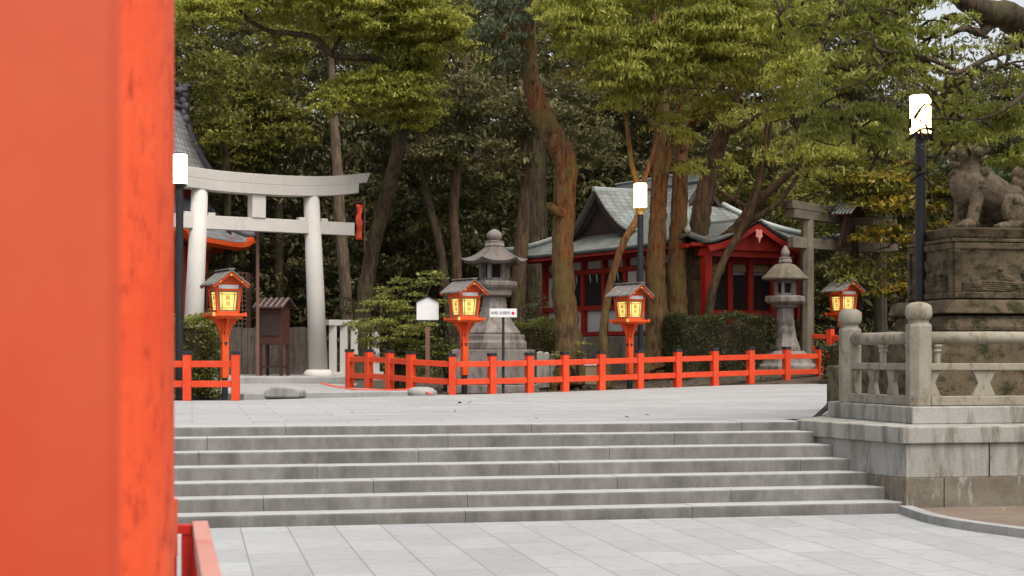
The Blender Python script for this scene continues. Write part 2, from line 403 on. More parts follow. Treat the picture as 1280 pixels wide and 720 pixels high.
# ================================================================== THE SETTING
def zt(x, y):                                       # the terrace rises gently towards its far right corner
    return .17 * sm((y - 21.8) / 17.5) * sm((x + 2) / 10)
def zg(x, y):
    z = zt(x, min(y, 42)) - .03
    z += .62 * sm((y - 37.5) / 5) * sm((x - 1.5) / 5)
    z += .18 * sm((y - 38) / 5) * (1 - sm((x + 3) / 4))
    z += 15 * sm((y - 58) / 45)
    return z
def sheet(name, m, a0, a1, b0, b1, na, nb, fn, frame=True, extra=None):
    mb = MB()
    for j in range(nb + 1):
        for i in range(na + 1):
            a = a0 + (a1 - a0) * i / na; b = b0 + (b1 - b0) * j / nb
            p = AB(a, b) if frame else Vector((a, b, 0))
            p.z = fn(p.x, p.y); mb.v.append(p)
    for j in range(nb):
        for i in range(na):
            k = j * (na + 1) + i; mb.f.append((k, k+1, k+na+2, k+na+1))
    o = mb.build(name, m, smooth=True); return struct(o)

B0 = 20.27
NOSE = [(B0, 0.0)] + [(B0 - .35 * i, -.12 - .155 * (i - 1)) for i in range(1, 7)]
ZLOW = -1.02
# ground: one sheet, dropping to the lower court under the stairs
mb = MB(); bs = [-120, -40, -10, 5, 12, 16, 19.6, 20.45, 20.6, 21.5, 24] + [24 + i * 1.5 for i in range(1, 28)] + [70, 80, 95, 120, 200, 500]
as_ = [-500, -160, -60, -40] + [-30 + i * 1.5 for i in range(0, 41)] + [36, 50, 90, 200, 500]
for b in bs:
    for a in as_:
        p = AB(a, b); p.z = ZLOW - .03 if b < 20.5 else (min(zg(p.x, max(p.y, 20)), 30) - (.03 if b < 60 else 0)); mb.v.append(p)
na = len(as_)
for j in range(len(bs) - 1):
    for i in range(na - 1):
        k = j * na + i; mb.f.append((k, k+1, k+na+1, k+na))
struct(mb.build('ground', 'soil', smooth=True))

# lower court paving: right edge follows the kerb of the planting bed
mb = MB(); edge = [(12.9, 6.0), (10.9, 11.0), (9.35, 13.6), (8.55, 15.6), (8.30, 16.8), (8.45, 18.02)]
Lp = AB(-22, 18.02, ZLOW); pl = [AB(-22, 6.9, ZLOW)] + [AB(12.5, 6.9, ZLOW)] + [AB(a, b, ZLOW) for a, b in edge[1:]] + [Lp]
mb.v = pl; mb.f = [tuple(range(len(pl)))]
mb.build('lower_court', 'paving')['kind'] = 'structure'
kp = spline([AB(a, b, ZLOW + .03) for a, b in edge], 6)
mb = MB()
for p, q in zip(kp[:-1], kp[1:]): mb.beam(p, q, .16, .13)
struct(mb.build('kerb', 'granite'))
mb = MB(); pl = [AB(a, b, -.955) for a, b in edge] + [AB(24, 18.02, -.945), AB(24, 6, -.955)]
mb.v = pl; mb.f = [tuple(range(len(pl)))]
struct(mb.build('planting_bed', 'soil_bed'))

# stairs: courses of long granite blocks with open joints
mb = MB(); AL = -14.0
def stair_end(b): return 7.96 + (B0 - b) * .24      # the side wall flares towards the court
rj = random.Random(3)
levels = NOSE + [(18.02, ZLOW)]
for i, (b, z) in enumerate(NOSE):
    zb = levels[i+1][1] if i < 6 else ZLOW
    a = AL; e = stair_end(b) + .06; back = b + (.75 if i == 0 else .42)
    while a < e:
        w = rj.uniform(1.9, 3.4); a2 = min(a + w, e)
        if e - a2 < .5: a2 = e
        g = .0028; dz = rj.uniform(-.002, .002)
        poly = [(0, zb - .02), (back - b, zb - .02), (back - b, z + dz), (.022, z + dz), (.006, z + dz - .006), (0, z + dz - .022)]
        mb.prism(poly, AB(a + g, b), V, (0, 0, 1), U * (a2 - a - 2*g))
        a = a2
m_, nt, bs_ = newmat('stair_granite')
# treads are pale granite; step faces have shade painted in, plus run-off mottling
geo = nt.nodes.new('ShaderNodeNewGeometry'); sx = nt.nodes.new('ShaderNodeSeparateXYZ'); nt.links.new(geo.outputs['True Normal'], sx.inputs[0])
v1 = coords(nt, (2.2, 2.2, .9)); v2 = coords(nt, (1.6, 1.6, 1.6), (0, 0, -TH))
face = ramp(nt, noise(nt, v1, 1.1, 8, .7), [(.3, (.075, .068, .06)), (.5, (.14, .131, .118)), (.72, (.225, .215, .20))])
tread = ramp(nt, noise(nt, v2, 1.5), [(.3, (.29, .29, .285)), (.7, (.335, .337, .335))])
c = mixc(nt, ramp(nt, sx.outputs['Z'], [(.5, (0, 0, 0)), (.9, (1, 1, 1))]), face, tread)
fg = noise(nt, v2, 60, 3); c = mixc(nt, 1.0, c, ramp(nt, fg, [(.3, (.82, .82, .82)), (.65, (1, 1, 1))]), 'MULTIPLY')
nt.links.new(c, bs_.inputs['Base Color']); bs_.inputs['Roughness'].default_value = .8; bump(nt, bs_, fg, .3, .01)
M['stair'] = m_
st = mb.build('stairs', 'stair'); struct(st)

# terrace between the top step and the red fences
def poly_at(pl, s):
    for (s0, p0), (s1, p1) in zip(pl[:-1], pl[1:]):
        if s <= s1: return p0.lerp(p1, (s - s0) / (s1 - s0))
    return pl[-1][1]
near = [(0, AB(-14, B0 + .752)), (1, AB(8.5, B0 + .752))]
far = [(0, Vector((-15, 29.6, 0))), (.45, Vector((-5.2, 30.85, 0))), (.6, Vector((-1.45, 34.8, 0))), (1, Vector((9.6, 40.7, 0)))]
mb = MB(); na, nb = 40, 30
for j in range(nb + 1):
    for i in range(na + 1):
        p = poly_at(near, i/na).lerp(poly_at(far, i/na), j/nb); p.z = zt(p.x, p.y); mb.v.append(p)
for j in range(nb):
    for i in range(na):
        k = j * (na + 1) + i; mb.f.append((k, k+1, k+na+2, k+na+1))
struct(mb.build('terrace', 'terrace', smooth=True))
mb = MB()
for k in range(12):
    q0 = Vector((4.15, 22.0, 0)).lerp(Vector((6.3, 31.0, 0)), k/12); q1 = Vector((4.15, 22.0, 0)).lerp(Vector((6.3, 31.0, 0)), (k+1)/12)
    mb.beam(q0 + Vector((0, 0, zt(q0.x, q0.y) + .0)), q1 + Vector((0, 0, zt(q1.x, q1.y) + .0)), .09, .03)
struct(mb.build('gutter', 'dark_inside'))
mb = MB(); q = []
mb.prism([(0, 0), (0.50, 0), (.50, .12), (0, .12)], (4.36, 22.3, -.05), (1, 0, 0), (0, 0, 1), (2.2, 9.2, .04))
struct(mb.build('ledge', 'granite'))
mb = MB()
mb.prism([(-5.35, 31.95), (-1.62, 34.7), (-2.3, 35.15), (-3.9, 37.2), (-4.1, 44), (-10, 44), (-9, 36)], (0, 0, -.1), (1, 0, 0), (0, 1, 0), (0, 0, .2))
struct(mb.build('path', 'granite', bevel=.02))
mb = MB()
mb.prism([(-12, 40.4), (-4.45, 42.7), (-4.7, 48), (-13, 48)], (0, 0, -.1), (1, 0, 0), (0, 1, 0), (0, 0, .37))
struct(mb.build('path', 'granite', bevel=.02))
mb = MB()       # rounded kerb stone at the path corner and the squarish one by the gap
mb.lathe((0, 0, 0), [(.29, 0), (.30, .1), (.26, .17), (.14, .20), (.02, .205)], 20)
o = mb.build('kerb_stone', 'granite', smooth=True); o.location = (X(527, 34.3), 34.3, zt(-1.9, 34.3) - .02); o.scale = (1, .8, 1)
tag(o, 'low rounded pale stone at the corner of the path below the red fence', 'stone')
mb = MB(); mb.prism([(-.35, 0), (.35, 0), (.36, .15), (.28, .22), (-.2, .24), (-.34, .16)], (X(352, 32.3), 32.2, 0), (1, 0, 0), (0, 0, 1), (0.1, .5, 0))
tag(mb.build('kerb_stone', 'granite', bevel=.04), 'low squarish pale stone lying in the gap between the two red fences', 'stone')
mb = MB(); mb.tube(spline([P(405, 479.5, 36.5) + Vector((0, -.6, .02)), Vector((-3.5, 35.1, .115)), Vector((-2.6, 34.45, .115)), Vector((-2.05, 34.2, .13)), Vector((-1.7, 34.0, .03))], 6), .016, 6)
tag(mb.build('rope', 'cloth_red'), 'thin red rope lying along the edge of the stone path', 'rope')

# side wall and plinth right of the stairs
mb = MB()
C0 = Vector((4.74, 19.38, 0)); D0 = Vector((3.80, 21.5, 0))
plan = [(C0.x, C0.y), (C0.x + 6 * U.x, C0.y + 6 * U.y), (10.6, 24.6), (4.6, 23.2), (D0.x, D0.y)]
mb.prism([(x + (.05 if i in (0, 4) else 0), y + (.05 if i < 2 else 0)) for i, (x, y) in enumerate(plan)], (0, 0, -.60), (1, 0, 0), (0, 1, 0), (0, 0, .412))
mb_low = MB(); mb_low.prism([(x + (.045 if i in (0, 4) else 0), y + (.045 if i < 2 else 0)) for i, (x, y) in enumerate(plan)], (0, 0, -1.1), (1, 0, 0), (0, 1, 0), (0, 0, .498))
wall = empty('plinth_wall', (C0.x, C0.y, -1.02)); tag(wall, 'weathered granite retaining wall with coping beside the stairs', 'wall')
def child(o, root):
    o.parent = root; o.matrix_parent_inverse = Matrix.Translation(-Vector(root.location)); return o
child(mb.build('wall_face', 'plinth', bevel=.008), wall); child(mb_low.build('damp_course', 'damp_stone', bevel=.008), wall)
for k, (z0_, z1_) in enumerate([(-.6, -.19)] * 5 + [(-1.0, -.605)] * 5):
    p = C0 + U * ((1.15 if k < 5 else .55) + 1.25 * (k % 5)) + V * .043; mb = MB(); mb.box((p.x, p.y, (z0_ + z1_)/2), (.012, .02, z1_ - z0_), TH); child(mb.build('joint', 'dark_inside'), wall)
mb = MB(); mb.prism([(x, y) for x, y in plan], (0, 0, -.186), (1, 0, 0), (0, 1, 0), (0, 0, .206))
child(mb.build('coping', 'plinth', bevel=.015), wall)
# upper course the balustrade stands on
S1 = Vector((5.03, 20.1, 0)); S0 = Vector((4.42, 22.4, 0))
mb = MB(); mb.prism([(S1.x, S1.y), (S1.x + 5.6*U.x, S1.y + 5.6*U.y), (10.4, 24.4), (4.9, 23.1), (S0.x, S0.y)], (0, 0, .02), (1, 0, 0), (0, 1, 0), (0, 0, .22))
child(mb.build('upper_course', 'plinth', bevel=.015), wall)
# ------------------------------------------------------------------ balustrade
bal = empty('stone_balustrade', (5.19, 20.4, .24)); tag(bal, 'weathered stone balustrade with round handrail on the plinth by the stairs', 'balustrade')
def bpost(p, r, h):
    mb = MB(); mb.lathe(p, [(r, 0), (r, h*.765), (r*.9, h*.785), (r*.80, h*.79), (r*.80, h*.84)], 8, R(22.5) + TH)
    o = child(mb.build('post', 'balustrade', bevel=.012), bal)
    mb = MB(); mb.lathe(p, [(r*.80, h*.825), (r*.95, h*.845), (r*1.03, h*.875), (r*1.03, h*.925), (r*.93, h*.965), (r*.6, h*.99), (r*.15, h)], 20)
    k = mb.build('cap', 'balustrade', smooth=True); k.parent = o; k.matrix_parent_inverse = Matrix.Translation(-Vector(bal.location)); k.matrix_parent_inverse = Matrix.Identity(4)
    return o
Pf = Vector((5.19, 20.42, .24)); Pl = Vector((4.66, 22.05, .24)); Pr = Pf + U * 3.3
for p, r, h in ((Pf, .165, 1.33), (Pl, .155, 1.29), (Pr, .165, 1.33)): bpost(p, r, h)
def run(a, b, n_open, zr=.0):
    t = (b - a).normalized(); L = (b - a).length; s = a + t * .13; e = b - t * .13; LL = (e - s).length
    mb = MB(); mb.tube([s + Vector((0, 0, .87)), s.lerp(e, .33) + Vector((0, 0, .873)), s.lerp(e, .66) + Vector((0, 0, .868)), e + Vector((0, 0, .87))], .082, 16, .03)
    child(mb.build('handrail', 'balustrade', smooth=True), bal)
    mb = MB(); mb.beam(s + Vector((0, 0, .50)), e + Vector((0, 0, .50)), .13, .09); child(mb.build('middle_rail', 'balustrade', bevel=.01), bal)
    mb = MB(); mb.beam(s + Vector((0, 0, .065)), e + Vector((0, 0, .065)), .2, .12); child(mb.build('bottom_rail', 'balustrade', bevel=.01), bal)
    # hourglass stones between the hexagonal openings
    w = LL / n_open; z0, z1 = .125, .455; nrm = t.cross(Vector((0, 0, 1))) * .07
    for k in range(n_open + 1):
        c = k * w; hw, hn = w * .22, w * .11
        poly = [(c - hw, z0), (c + hw, z0), (c + hw*.85, z0 + .04), (c + hn, (z0+z1)/2), (c + hw*.85, z1 - .04), (c + hw, z1), (c - hw, z1), (c - hw*.85, z1-.04), (c - hn, (z0+z1)/2), (c - hw*.85, z0+.04)]
        poly = [(min(max(x, 0), LL), z) for x, z in poly]
        q = []; [q.append(pp) for pp in poly if pp not in q]
        mb = MB(); mb.prism(q, s - nrm / 2, t, (0, 0, 1), nrm); child(mb.build('openwork_stone', 'balustrade', bevel=.006), bal)
    for f in ([.05, .5] if n_open == 3 else [.04, .5]):
        mb = MB(); mb.lathe(s.lerp(e, f), [(.045, .545), (.045, .68), (.065, .70), (.05, .735), (.07, .76), (.07, .79)], 10); child(mb.build('strut', 'balustrade', smooth=False), bal)
run(Pf, Pl, 3); run(Pf, Pr, 4)

# ------------------------------------------------------------------ red fences
def fence_post(root, p, h, mat='fence_red'):
    mb = MB(); mb.box((p.x, p.y, p.z + h/2 - .03), (.155, .155, h), FR); o = child(mb.build('post', mat, bevel=.008), root)
    mb = MB(); mb.box((p.x, p.y, p.z + h - .03 + .035), (.17, .17, .07), FR); mb.box((p.x, p.y, p.z + h + .015), (.17, .17, .03), FR, top=(.1, .1))
    k = mb.build('cap', 'black', bevel=.006); k.parent = o
def red_fence(name, label, pts, h, z1, z2):
    global FR
    root = empty(name, pts[0]); tag(root, label, 'fence', 'low vermilion fences round the planted beds')
    for i, p in enumerate(pts):
        q = pts[min(i+1, len(pts)-1)]; o_ = pts[max(i-1, 0)]
        FR = math.atan2(q.y - o_.y, q.x - o_.x); fence_post(root, p, h)
    for zz in (z1, z2):
        for p, q in zip(pts[:-1], pts[1:]):
            mb = MB(); t = (q - p).normalized() * .075; mb.beam(p + t + Vector((0, 0, zz)), q - t + Vector((0, 0, zz)), .085, .125)
            child(mb.build('rail', 'fence_red', bevel=.006), root)
    return root
right = []
for px in (565.5, 615, 661.7, 706, 751.5, 799.5, 847, 893, 938, 983, 1025):
    inv = .0289 + (px - 565.5) / (1025 - 565.5) * (.0253 - .0289); d = 1 / inv
    right.append(Vector((X(px, d), d, zt(X(px, d), d))))
left = [Vector((X(437, 37.2), 37.2, .1)), Vector((X(461, 36.5), 36.5, .1)), Vector((X(487, 35.8), 35.8, .08)), Vector((X(513.5, 35.1), 35.1, .05))]
red_fence('red_fence', 'long low vermilion fence along the planted bed, bending back at the stone path', left + right, .86, .28, .66)
lf = [Vector((X(294.5, 30.6) - .915 * k, 30.6 - .06 * k, .03)) for k in range(5)]
red_fence('red_fence', 'short low vermilion fence with black caps ending beside the left path gap', lf, .88, .29, .67)
rf = [Vector((X(1010, 41.5), 41.5, .72)), Vector((X(1038, 41), 41, .70)), Vector((X(1062, 40.5), 40.5, .6))]
red_fence('red_fence', 'small vermilion fence piece behind the long fence next to the small stone lantern', rf, .85, .3, .62)
rr = [Vector((X(1131, 31) , 31, .45)), Vector((X(1187, 31.4), 31.4, .45)), Vector((X(1243, 31.8), 31.8, .45)), Vector((X(1300, 32.2), 32.2, .45))]
red_fence('red_fence', 'vermilion fence mostly hidden behind the stone balustrade and the lion pedestal', rr, .92, .3, .66)

# ------------------------------------------------------------------ red paper lanterns on posts
def make_lantern():
    root = empty('lantern_post', (0, 0, 0))
    mb = MB(); mb.box((0, 0, .2), (.10, .10, .46)); mb.build('foot', 'black', root, bevel=.005)
    mb = MB(); mb.box((0, 0, 1.0), (.135, .135, 1.16)); po = mb.build('post', 'vermilion', root, bevel=.006)
    for k in range(4):
        a = k * math.pi / 2; ax = Vector((math.cos(a), math.sin(a), 0)); pr = ax.cross(Vector((0, 0, 1)))
        mb = MB(); mb.prism([(.06, 1.12), (.085, 1.22), (.11, 1.33), (.16, 1.44), (.25, 1.56), (.25, 1.585), (.04, 1.585)], pr * .022, ax, (0, 0, 1), pr * -.044)
        mb.build('bracket', 'vermilion', root, bevel=.003)
    mb = MB(); mb.box((0, 0, 1.605), (.52, .52, .05), top=(.60, .60)); mb.box((0, 0, 1.655), (.62, .62, .05))
    pf = mb.build('platform', 'vermilion', root, bevel=.004)
    for sx in (-1, 1):
        for sy in (-1, 1):
            mb = MB(); mb.box((sx*.315, sy*.315, 1.66), (.05, .05, .075)); mb.build('corner_fitting', 'gold' if (sx, sy) == (-1, -1) else 'vermilion', pf, bevel=.004)
    b0, b1, z0, z1 = .20, .245, 1.68, 2.2
    def q(z): return b0 + (b1 - b0) * (z - z0) / (z1 - z0)
    mb = MB()
    for sx in (-1, 1):
        for sy in (-1, 1): mb.beam((sx*q(z0), sy*q(z0), z0), (sx*q(z1), sy*q(z1), z1), .045, .045, Vector((0, 1, 0)))
    for z, h in ((1.70, .05), (2.145, .05), (2.20, .03)):
        for a in range(4):
            m = Matrix.Rotation(a * math.pi / 2, 3, 'Z'); mb.beam(m @ Vector((-q(z), -q(z) + .003, z)), m @ Vector((q(z), -q(z) + .003, z)), .036, h)
    mb.build('body_frame', 'vermilion', root, bevel=.003)
    for a in range(4):
        m = Matrix.Rotation(a * math.pi / 2, 3, 'Z')
        def pt(x, z, off=0): return m @ Vector((x * q(z), -q(z) + .012 + off, z))
        mb = MB(); w = .86
        for off in (0, .006):
            for x, z in ((-w, 1.72), (w, 1.72), (w, 2.125), (-w, 2.125)): mb.v.append(pt(x, z, off))
        mb.f = [(0, 1, 2, 3), (7, 6, 5, 4), (0, 4, 5, 1), (1, 5, 6, 2), (2, 6, 7, 3), (3, 7, 4, 0)]
        pane = mb.build('paper_window', 'paper', root)
        mb = MB()
        for x in (-.80, -.55, .55, .80): mb.beam(pt(x, 1.725, -.010), pt(x, 2.12, -.010), .012 if abs(x) < .7 else .03, .01, m @ Vector((0, 1, 0)))
        for z, h in ((1.735, .03), (1.79, .010), (2.055, .010), (2.11, .03)): mb.beam(pt(-.8, z, -.012), pt(.8, z, -.012), .01, h)
        mb.build('lattice', 'green_frame', pane)
        if a in (0, 3):
            rt = (R(90 + 5), 0, a * math.pi / 2)
            p1, p2 = pt(0, 1.985, -.004), pt(0, 1.86, -.004)
            text_mesh('lettering', '献', .10, 'post_wood', pane, p1, rt, .001); text_mesh('lettering', '燈', .10, 'post_wood', pane, p2, rt, .001)
    for sy in (-1, 1):      # pale plaque strips under the gables
        mb = MB(); mb.box((0, sy*.252, 2.20), (.40, .02, .075)); mb.build('plaque', 'white_paint', root, bevel=.003)
    # roof: two board slopes, red gable ends with pale verge boards
    ze, zr, hw, hl = 2.185, 2.47, .37, .47
    for sy in (-1, 1):
        mb = MB(); mb.prism([(-.30, 2.235), (.30, 2.235), (0, zr - .01)], (0, sy*.25, 0), (1, 0, 0), (0, 0, 1), (0, -sy*.03, 0)); mb.build('gable_panel', 'vermilion', root)
        mb = MB()
        for s in (-1, 1): mb.beam((s*(hw - .01), sy*(hl - .05), ze + .005), (0, sy*(hl - .05), zr + .0), .03, .055)
        bo = mb.build('verge_board', 'vermilion', root)
        if sy == -1:
            mb = MB()
            for s in (-1, 1): mb.box((s*.22, -hl + .03, 2.29), (.03, .01, .03))
            mb.box((0, -hl + .03, 2.42), (.03, .01, .035)); mb.build('fitting', 'gold', bo)
    for s in (-1, 1):
        mb = MB()
        n = 7
        for k in range(n):
            y0 = -hl + 2*hl*k/n; y1 = -hl + 2*hl*(k+1)/n - .006
            lift = .008 * (k % 2)
            mb.prism([(0, zr + .03 + lift), (s*hw, ze + .03 + lift), (s*hw, ze + .055 + lift), (0, zr + .058 + lift)], (0, y0, 0), (1, 0, 0), (0, 0, 1), (0, y1 - y0, 0))
        mb.build('roof_slope', 'roof_board', root)
    mb = MB(); mb.box((0, 0, zr + .065), (.13, 2*hl + .02, .03)); mb.build('ridge_cap', 'roof_board', root, bevel=.004)
    # crest and comma mark on the two visible faces of the post
    for rz, off in ((0, Vector((0, -.069, 0))), (-math.pi/2, Vector((-.069, 0, 0)))):
        for z, kind in ((1.30, 0), (1.10, 1)):
            mb = MB(); ax = Matrix.Rotation(rz, 3, 'Z') @ Vector((1, 0, 0)); n_ = off.normalized() * .004
            if kind == 0:
                for k in range(4):
                    c = Vector((math.cos(k*math.pi/2), 0, math.sin(k*math.pi/2))) * .024
                    mb.prism([(c.x + .024*math.cos(t*math.pi/6), c.z + .024*math.sin(t*math.pi/6)) for t in range(12)], off + Vector((0, 0, z)), ax, (0, 0, 1), n_ * (1 + .05*k))
            else:
                for k in range(3):
                    a = k * 2.094 + .5; c = Vector((math.cos(a), 0, math.sin(a))) * .022
                    mb.prism([(c.x + .02*math.cos(t*math.pi/5), c.z + .02*math.sin(t*math.pi/5)) for t in range(10)] , off + Vector((0, 0, z)), ax, (0, 0, 1), n_ * (1 + .05*k))
            mb.build('crest', 'ink', po)
    return root
lan = make_lantern()
LN = [(281, 31.3, 27, 0, 'red paper lantern on post at the left, in front of the pale torii gate'),
      (580.5, 35.3, 31, 0, 'red paper lantern on post beside the white house-shaped board, before the large stone lantern'),
      (787, 37.4, 34, .0, 'red paper lantern on post next to the lit lamp post, before the white hall wall'),
      (1054, 41.5, 25, .26, 'farthest red paper lantern, between the legs of the dark old torii at the right')]
for i, (px, d, rz, dz, lb) in enumerate(LN):
    o = lan if i == 0 else copy_tree(lan)
    o.location = (X(px, d), d, dz); o.rotation_euler = (0, 0, R(rz))
    tag(o, lb, 'lantern', 'red paper lanterns on posts')

# ------------------------------------------------------------------ modern lamp posts
def make_lamp(glow):
    root = empty('street_lamp', (0, 0, 0))
    mb = MB(); mb.lathe((0, 0, 0), [(.11, 0), (.11, .05), (.074, .06), (.074, 4.02), (.07, 4.03)], 20); mb.build('pole', 'pole', root, smooth=False)
    mb = MB(); mb.lathe((0, 0, 0), [(.07, 4.03), (.07, 4.10), (.15, 4.165), (.15, 4.185)], 20); mb.build('collar', 'gold' if glow == 'lamp_glow' else 'pole', root, smooth=False)
    mb = MB(); mb.lathe((0, 0, 0), [(.14, 4.185), (.146, 4.2), (.146, 4.74), (.14, 4.755)], 28); mb.build('lamp_shade', glow, root, smooth=True)
    mb = MB(); mb.lathe((0, 0, 0), [(.15, 4.755), (.15, 4.772), (.1, 4.785)], 24); mb.build('lid', 'pole', root)
    return root
A = make_lamp('lamp_pale'); A.location = (X(224.5, 31), 31, 0); tag(A, 'street lamp with pale glowing cylinder at the left pillar, before the pale torii', 'street lamp', 'street lamps')
Bm = make_lamp('lamp_glow'); Bm.location = (X(800.5, 38), 38, .17); tag(Bm, 'lit street lamp among the tree trunks beside a red lantern', 'street lamp', 'street lamps')
Cm = make_lamp('lamp_near'); Cm.location = (X(1150.5, 23.9), 23.9, .0); Cm.scale = (1.04, 1.04, 1.0); tag(Cm, 'nearest lit street lamp, with twigs over its glow, behind the stone balustrade', 'street lamp', 'street lamps')

# ------------------------------------------------------------------ pale torii
T0, T1 = Vector((X(240, 42.6), 42.6, .27)), Vector((X(398, 44.7), 44.7, .27))
td = (T1 - T0); tl = td.length; ang = math.atan2(td.y, td.x); mid = (T0 + T1) / 2
tor = empty('torii', mid, ang); tag(tor, 'pale stone torii gate with upswept lintel over the left path', 'torii')
H = 4.95
for s in (-1, 1):
    mb = MB(); mb.lathe((0, 0, 0), [(.42, -.1), (.42, .06), (.36, .14), (.30, .17)], 24); b = mb.build('base_stone', 'torii_stone', tor, smooth=True); b.location = (s*tl/2, 0, 0)
    mb = MB(); mb.tube([(s*tl/2, 0, .1), (s*(tl/2 - .10), 0, 2.5), (s*(tl/2 - .22), 0, H + .05)], [.265, .245, .22], 28); mb.build('leg', 'torii_stone', tor, smooth=True)
def curved_beam(half, z0, z1, rise, w, slant, n=24):
    mb = MB(); rows = []
    for i in range(n + 1):
        x = -half + 2*half*i/n; u = abs(x) / half; dz = rise * u ** 2.6; xs = x + (slant * (1 if x > 0 else -1) if i in (0, n) else 0)
        rows.append([(x, -w/2, z0 + dz), (x, w/2, z0 + dz), (xs, w/2 + .03, z1 + dz), (xs, -w/2 - .03, z1 + dz)])
    for r in rows: mb.v += [Vector(p) for p in r]
    for i in range(n):
        for j in range(4): a, b = i*4 + j, i*4 + (j+1) % 4; mb.f.append((a, b, b+4, a+4))
    mb.f += [(3, 2, 1, 0), (n*4, n*4+1, n*4+2, n*4+3)]
    return mb
curved_beam(tl/2 + 1.15, H, H + .27, .20, .46, .0).build('second_lintel', 'torii_stone', tor, bevel=.01)
curved_beam(tl/2 + 1.40, H + .272, H + .54, .24, .52, .10).build('top_lintel', 'torii_stone', tor, bevel=.01)
mb = MB(); mb.box((0, 0, 4.13), (tl + 2.15, .26, .36)); mb.build('tie_beam', 'torii_stone', tor, bevel=.01)
mb = MB(); mb.box((0, 0, 4.633), (.40, .32, .64)); mb.build('centre_strut', 'torii_stone', tor, bevel=.01)
for s in (-1, 1):
    for t in (-1, 1):
        mb = MB(); mb.box((s*(tl/2 - .19) + t*.34, 0, 4.35), (.20, .2, .08)); mb.build('wedge', 'torii_stone', tor, bevel=.01)

# ------------------------------------------------------------------ old torii at the right
T0, T1 = Vector((X(1008.5, 41.5), 41.5, .75)), Vector((X(1101, 43.5), 43.5, .75))
td = T1 - T0; tl = td.length; ang = math.atan2(td.y, td.x); mid = (T0 + T1) / 2
tor2 = empty('torii', mid, ang); tag(tor2, 'dark weathered old torii half hidden by leaves behind the small stone lantern', 'torii')
for s in (-1, 1):
    mb = MB(); mb.tube([(s*tl/2, 0, -.2), (s*(tl/2 - .03), 0, 3.60)], [.19, .165], 8); mb.build('leg', 'torii_old', tor2, bevel=.01)
curved_beam(tl/2 + .68, 3.58, 3.80, .05, .3, 0).build('second_lintel', 'torii_old', tor2, bevel=.01)
curved_beam(tl/2 + .78, 3.802, 4.0, .06, .38, .06).build('top_lintel', 'torii_old', tor2, bevel=.01)
mb = MB(); mb.box((0, 0, 3.0), (tl + 1.3, .2, .28)); mb.build('tie_beam', 'torii_old', tor2, bevel=.01)
tb = empty('name_tablet', P(1058, 290, 41.9), ang + R(12)); tag(tb, 'dark wooden tablet under a small striped roof, hung on the old torii', 'tablet')
tl_ = Matrix.Rotation(R(14), 3, 'X')
mb = MB(); mb.box((0, 0, 0), (.50, .09, .80), tilt=tl_); fr = mb.build('tablet_board', 'dark_wood', tb, bevel=.01)
mb = MB(); mb.box(tl_ @ Vector((0, -.055, 0)), (.34, .02, .62), tilt=tl_); mb.build('tablet_face', 'gable_wood', fr, bevel=.005)
mb = MB()
for s in (-1, 1):
    for k in range(6): mb.prism([(0, .74), (s*.46, .44), (s*.46, .47), (0, .77)], (0, -.36 + k*.10, 0), (1, 0, 0), (0, 0, 1), (0, .055, 0))
mb.build('roof_batten', 'copper', tb)
mb = MB()
for s in (-1, 1): mb.prism([(0, .71), (s*.44, .415), (s*.44, .44), (0, .735)], (0, -.36, 0), (1, 0, 0), (0, 0, 1), (0, .6, 0))
mb.box((0, .05, .45), (.4, .3, .1)); mb.build('roof_deck', 'dark_wood', tb)

# ------------------------------------------------------------------ stone lanterns
def hexroof(mb, z, r, h, n=6, up=.06, rot=0, flare=2.0):
    """swept roof with rising corners"""
    b0 = len(mb.v); rows = 9; m = n * 6
    for i in range(rows + 1):
        t = i / rows
        for j in range(m):
            a = 2*math.pi*j/m + rot; ph = (j % 6) / 6 - .5 if True else 0
            loc = ((a - rot) % (2*math.pi/n)) / (2*math.pi/n) - .5
            k = abs(loc) * 2                              # 1 at corners
            rr = r * math.cos(math.pi/n) / math.cos(loc * 2*math.pi/n)
            rad = rr * (1 - t) + r * .22 * t
            zz = z + h * (1 - (1 - t) ** (1/flare * 1.0)) if False else z + h * t ** 1.55 + up * k ** 3 * (1 - t) ** 2
            mb.v.append(Vector((rad * math.cos(a), rad * math.sin(a), zz)))
    for j in range(m):                                    # underside rim
        v = mb.v[b0 + j]; mb.v.append(Vector((v.x * .93, v.y * .93, v.z - h * .16)))
    for i in range(rows):
        for j in range(m):
            a, b = b0 + i*m + j, b0 + i*m + (j+1) % m; mb.f.append((a, b, b+m, a+m))
    L_ = b0 + (rows+1)*m
    for j in range(m): mb.f.append((b0 + (j+1) % m, b0 + j, L_ + j, L_ + (j+1) % m))
    mb.f.append(tuple(L_ + j for j in range(m))); mb.f.append(tuple(b0 + rows*m + j for j in range(m)))
def pyl(mb, prof, n, rot): mb.lathe((0, 0, 0), prof, n, rot)
L1 = empty('stone_lantern', (X(618, 38.5), 38.5, .05)); tag(L1, 'large grey stone lantern on a stepped base behind a red paper lantern', 'stone lantern')
r4 = R(45 - 6)
def stone(name, root, mat, prof, n, rot=0, smooth=False, bevel=.012):
    mb = MB(); mb.lathe((0, 0, 0), prof, n, rot); return mb.build(name, mat, root, smooth=smooth, bevel=0 if smooth else bevel)
stone('foundation', L1, 'lantern_stone', [(1.42, -.1), (1.42, .10)], 4, r4, bevel=.02)
fb = stone('inscribed_base', L1, 'lantern_stone', [(1.28, .1), (1.28, .94)], 4, r4, bevel=.02)
stone('upper_step', L1, 'lantern_stone', [(.80, .94), (.80, 1.10), (.75, 1.17), (.75, 1.30)], 6, R(10), bevel=.03)
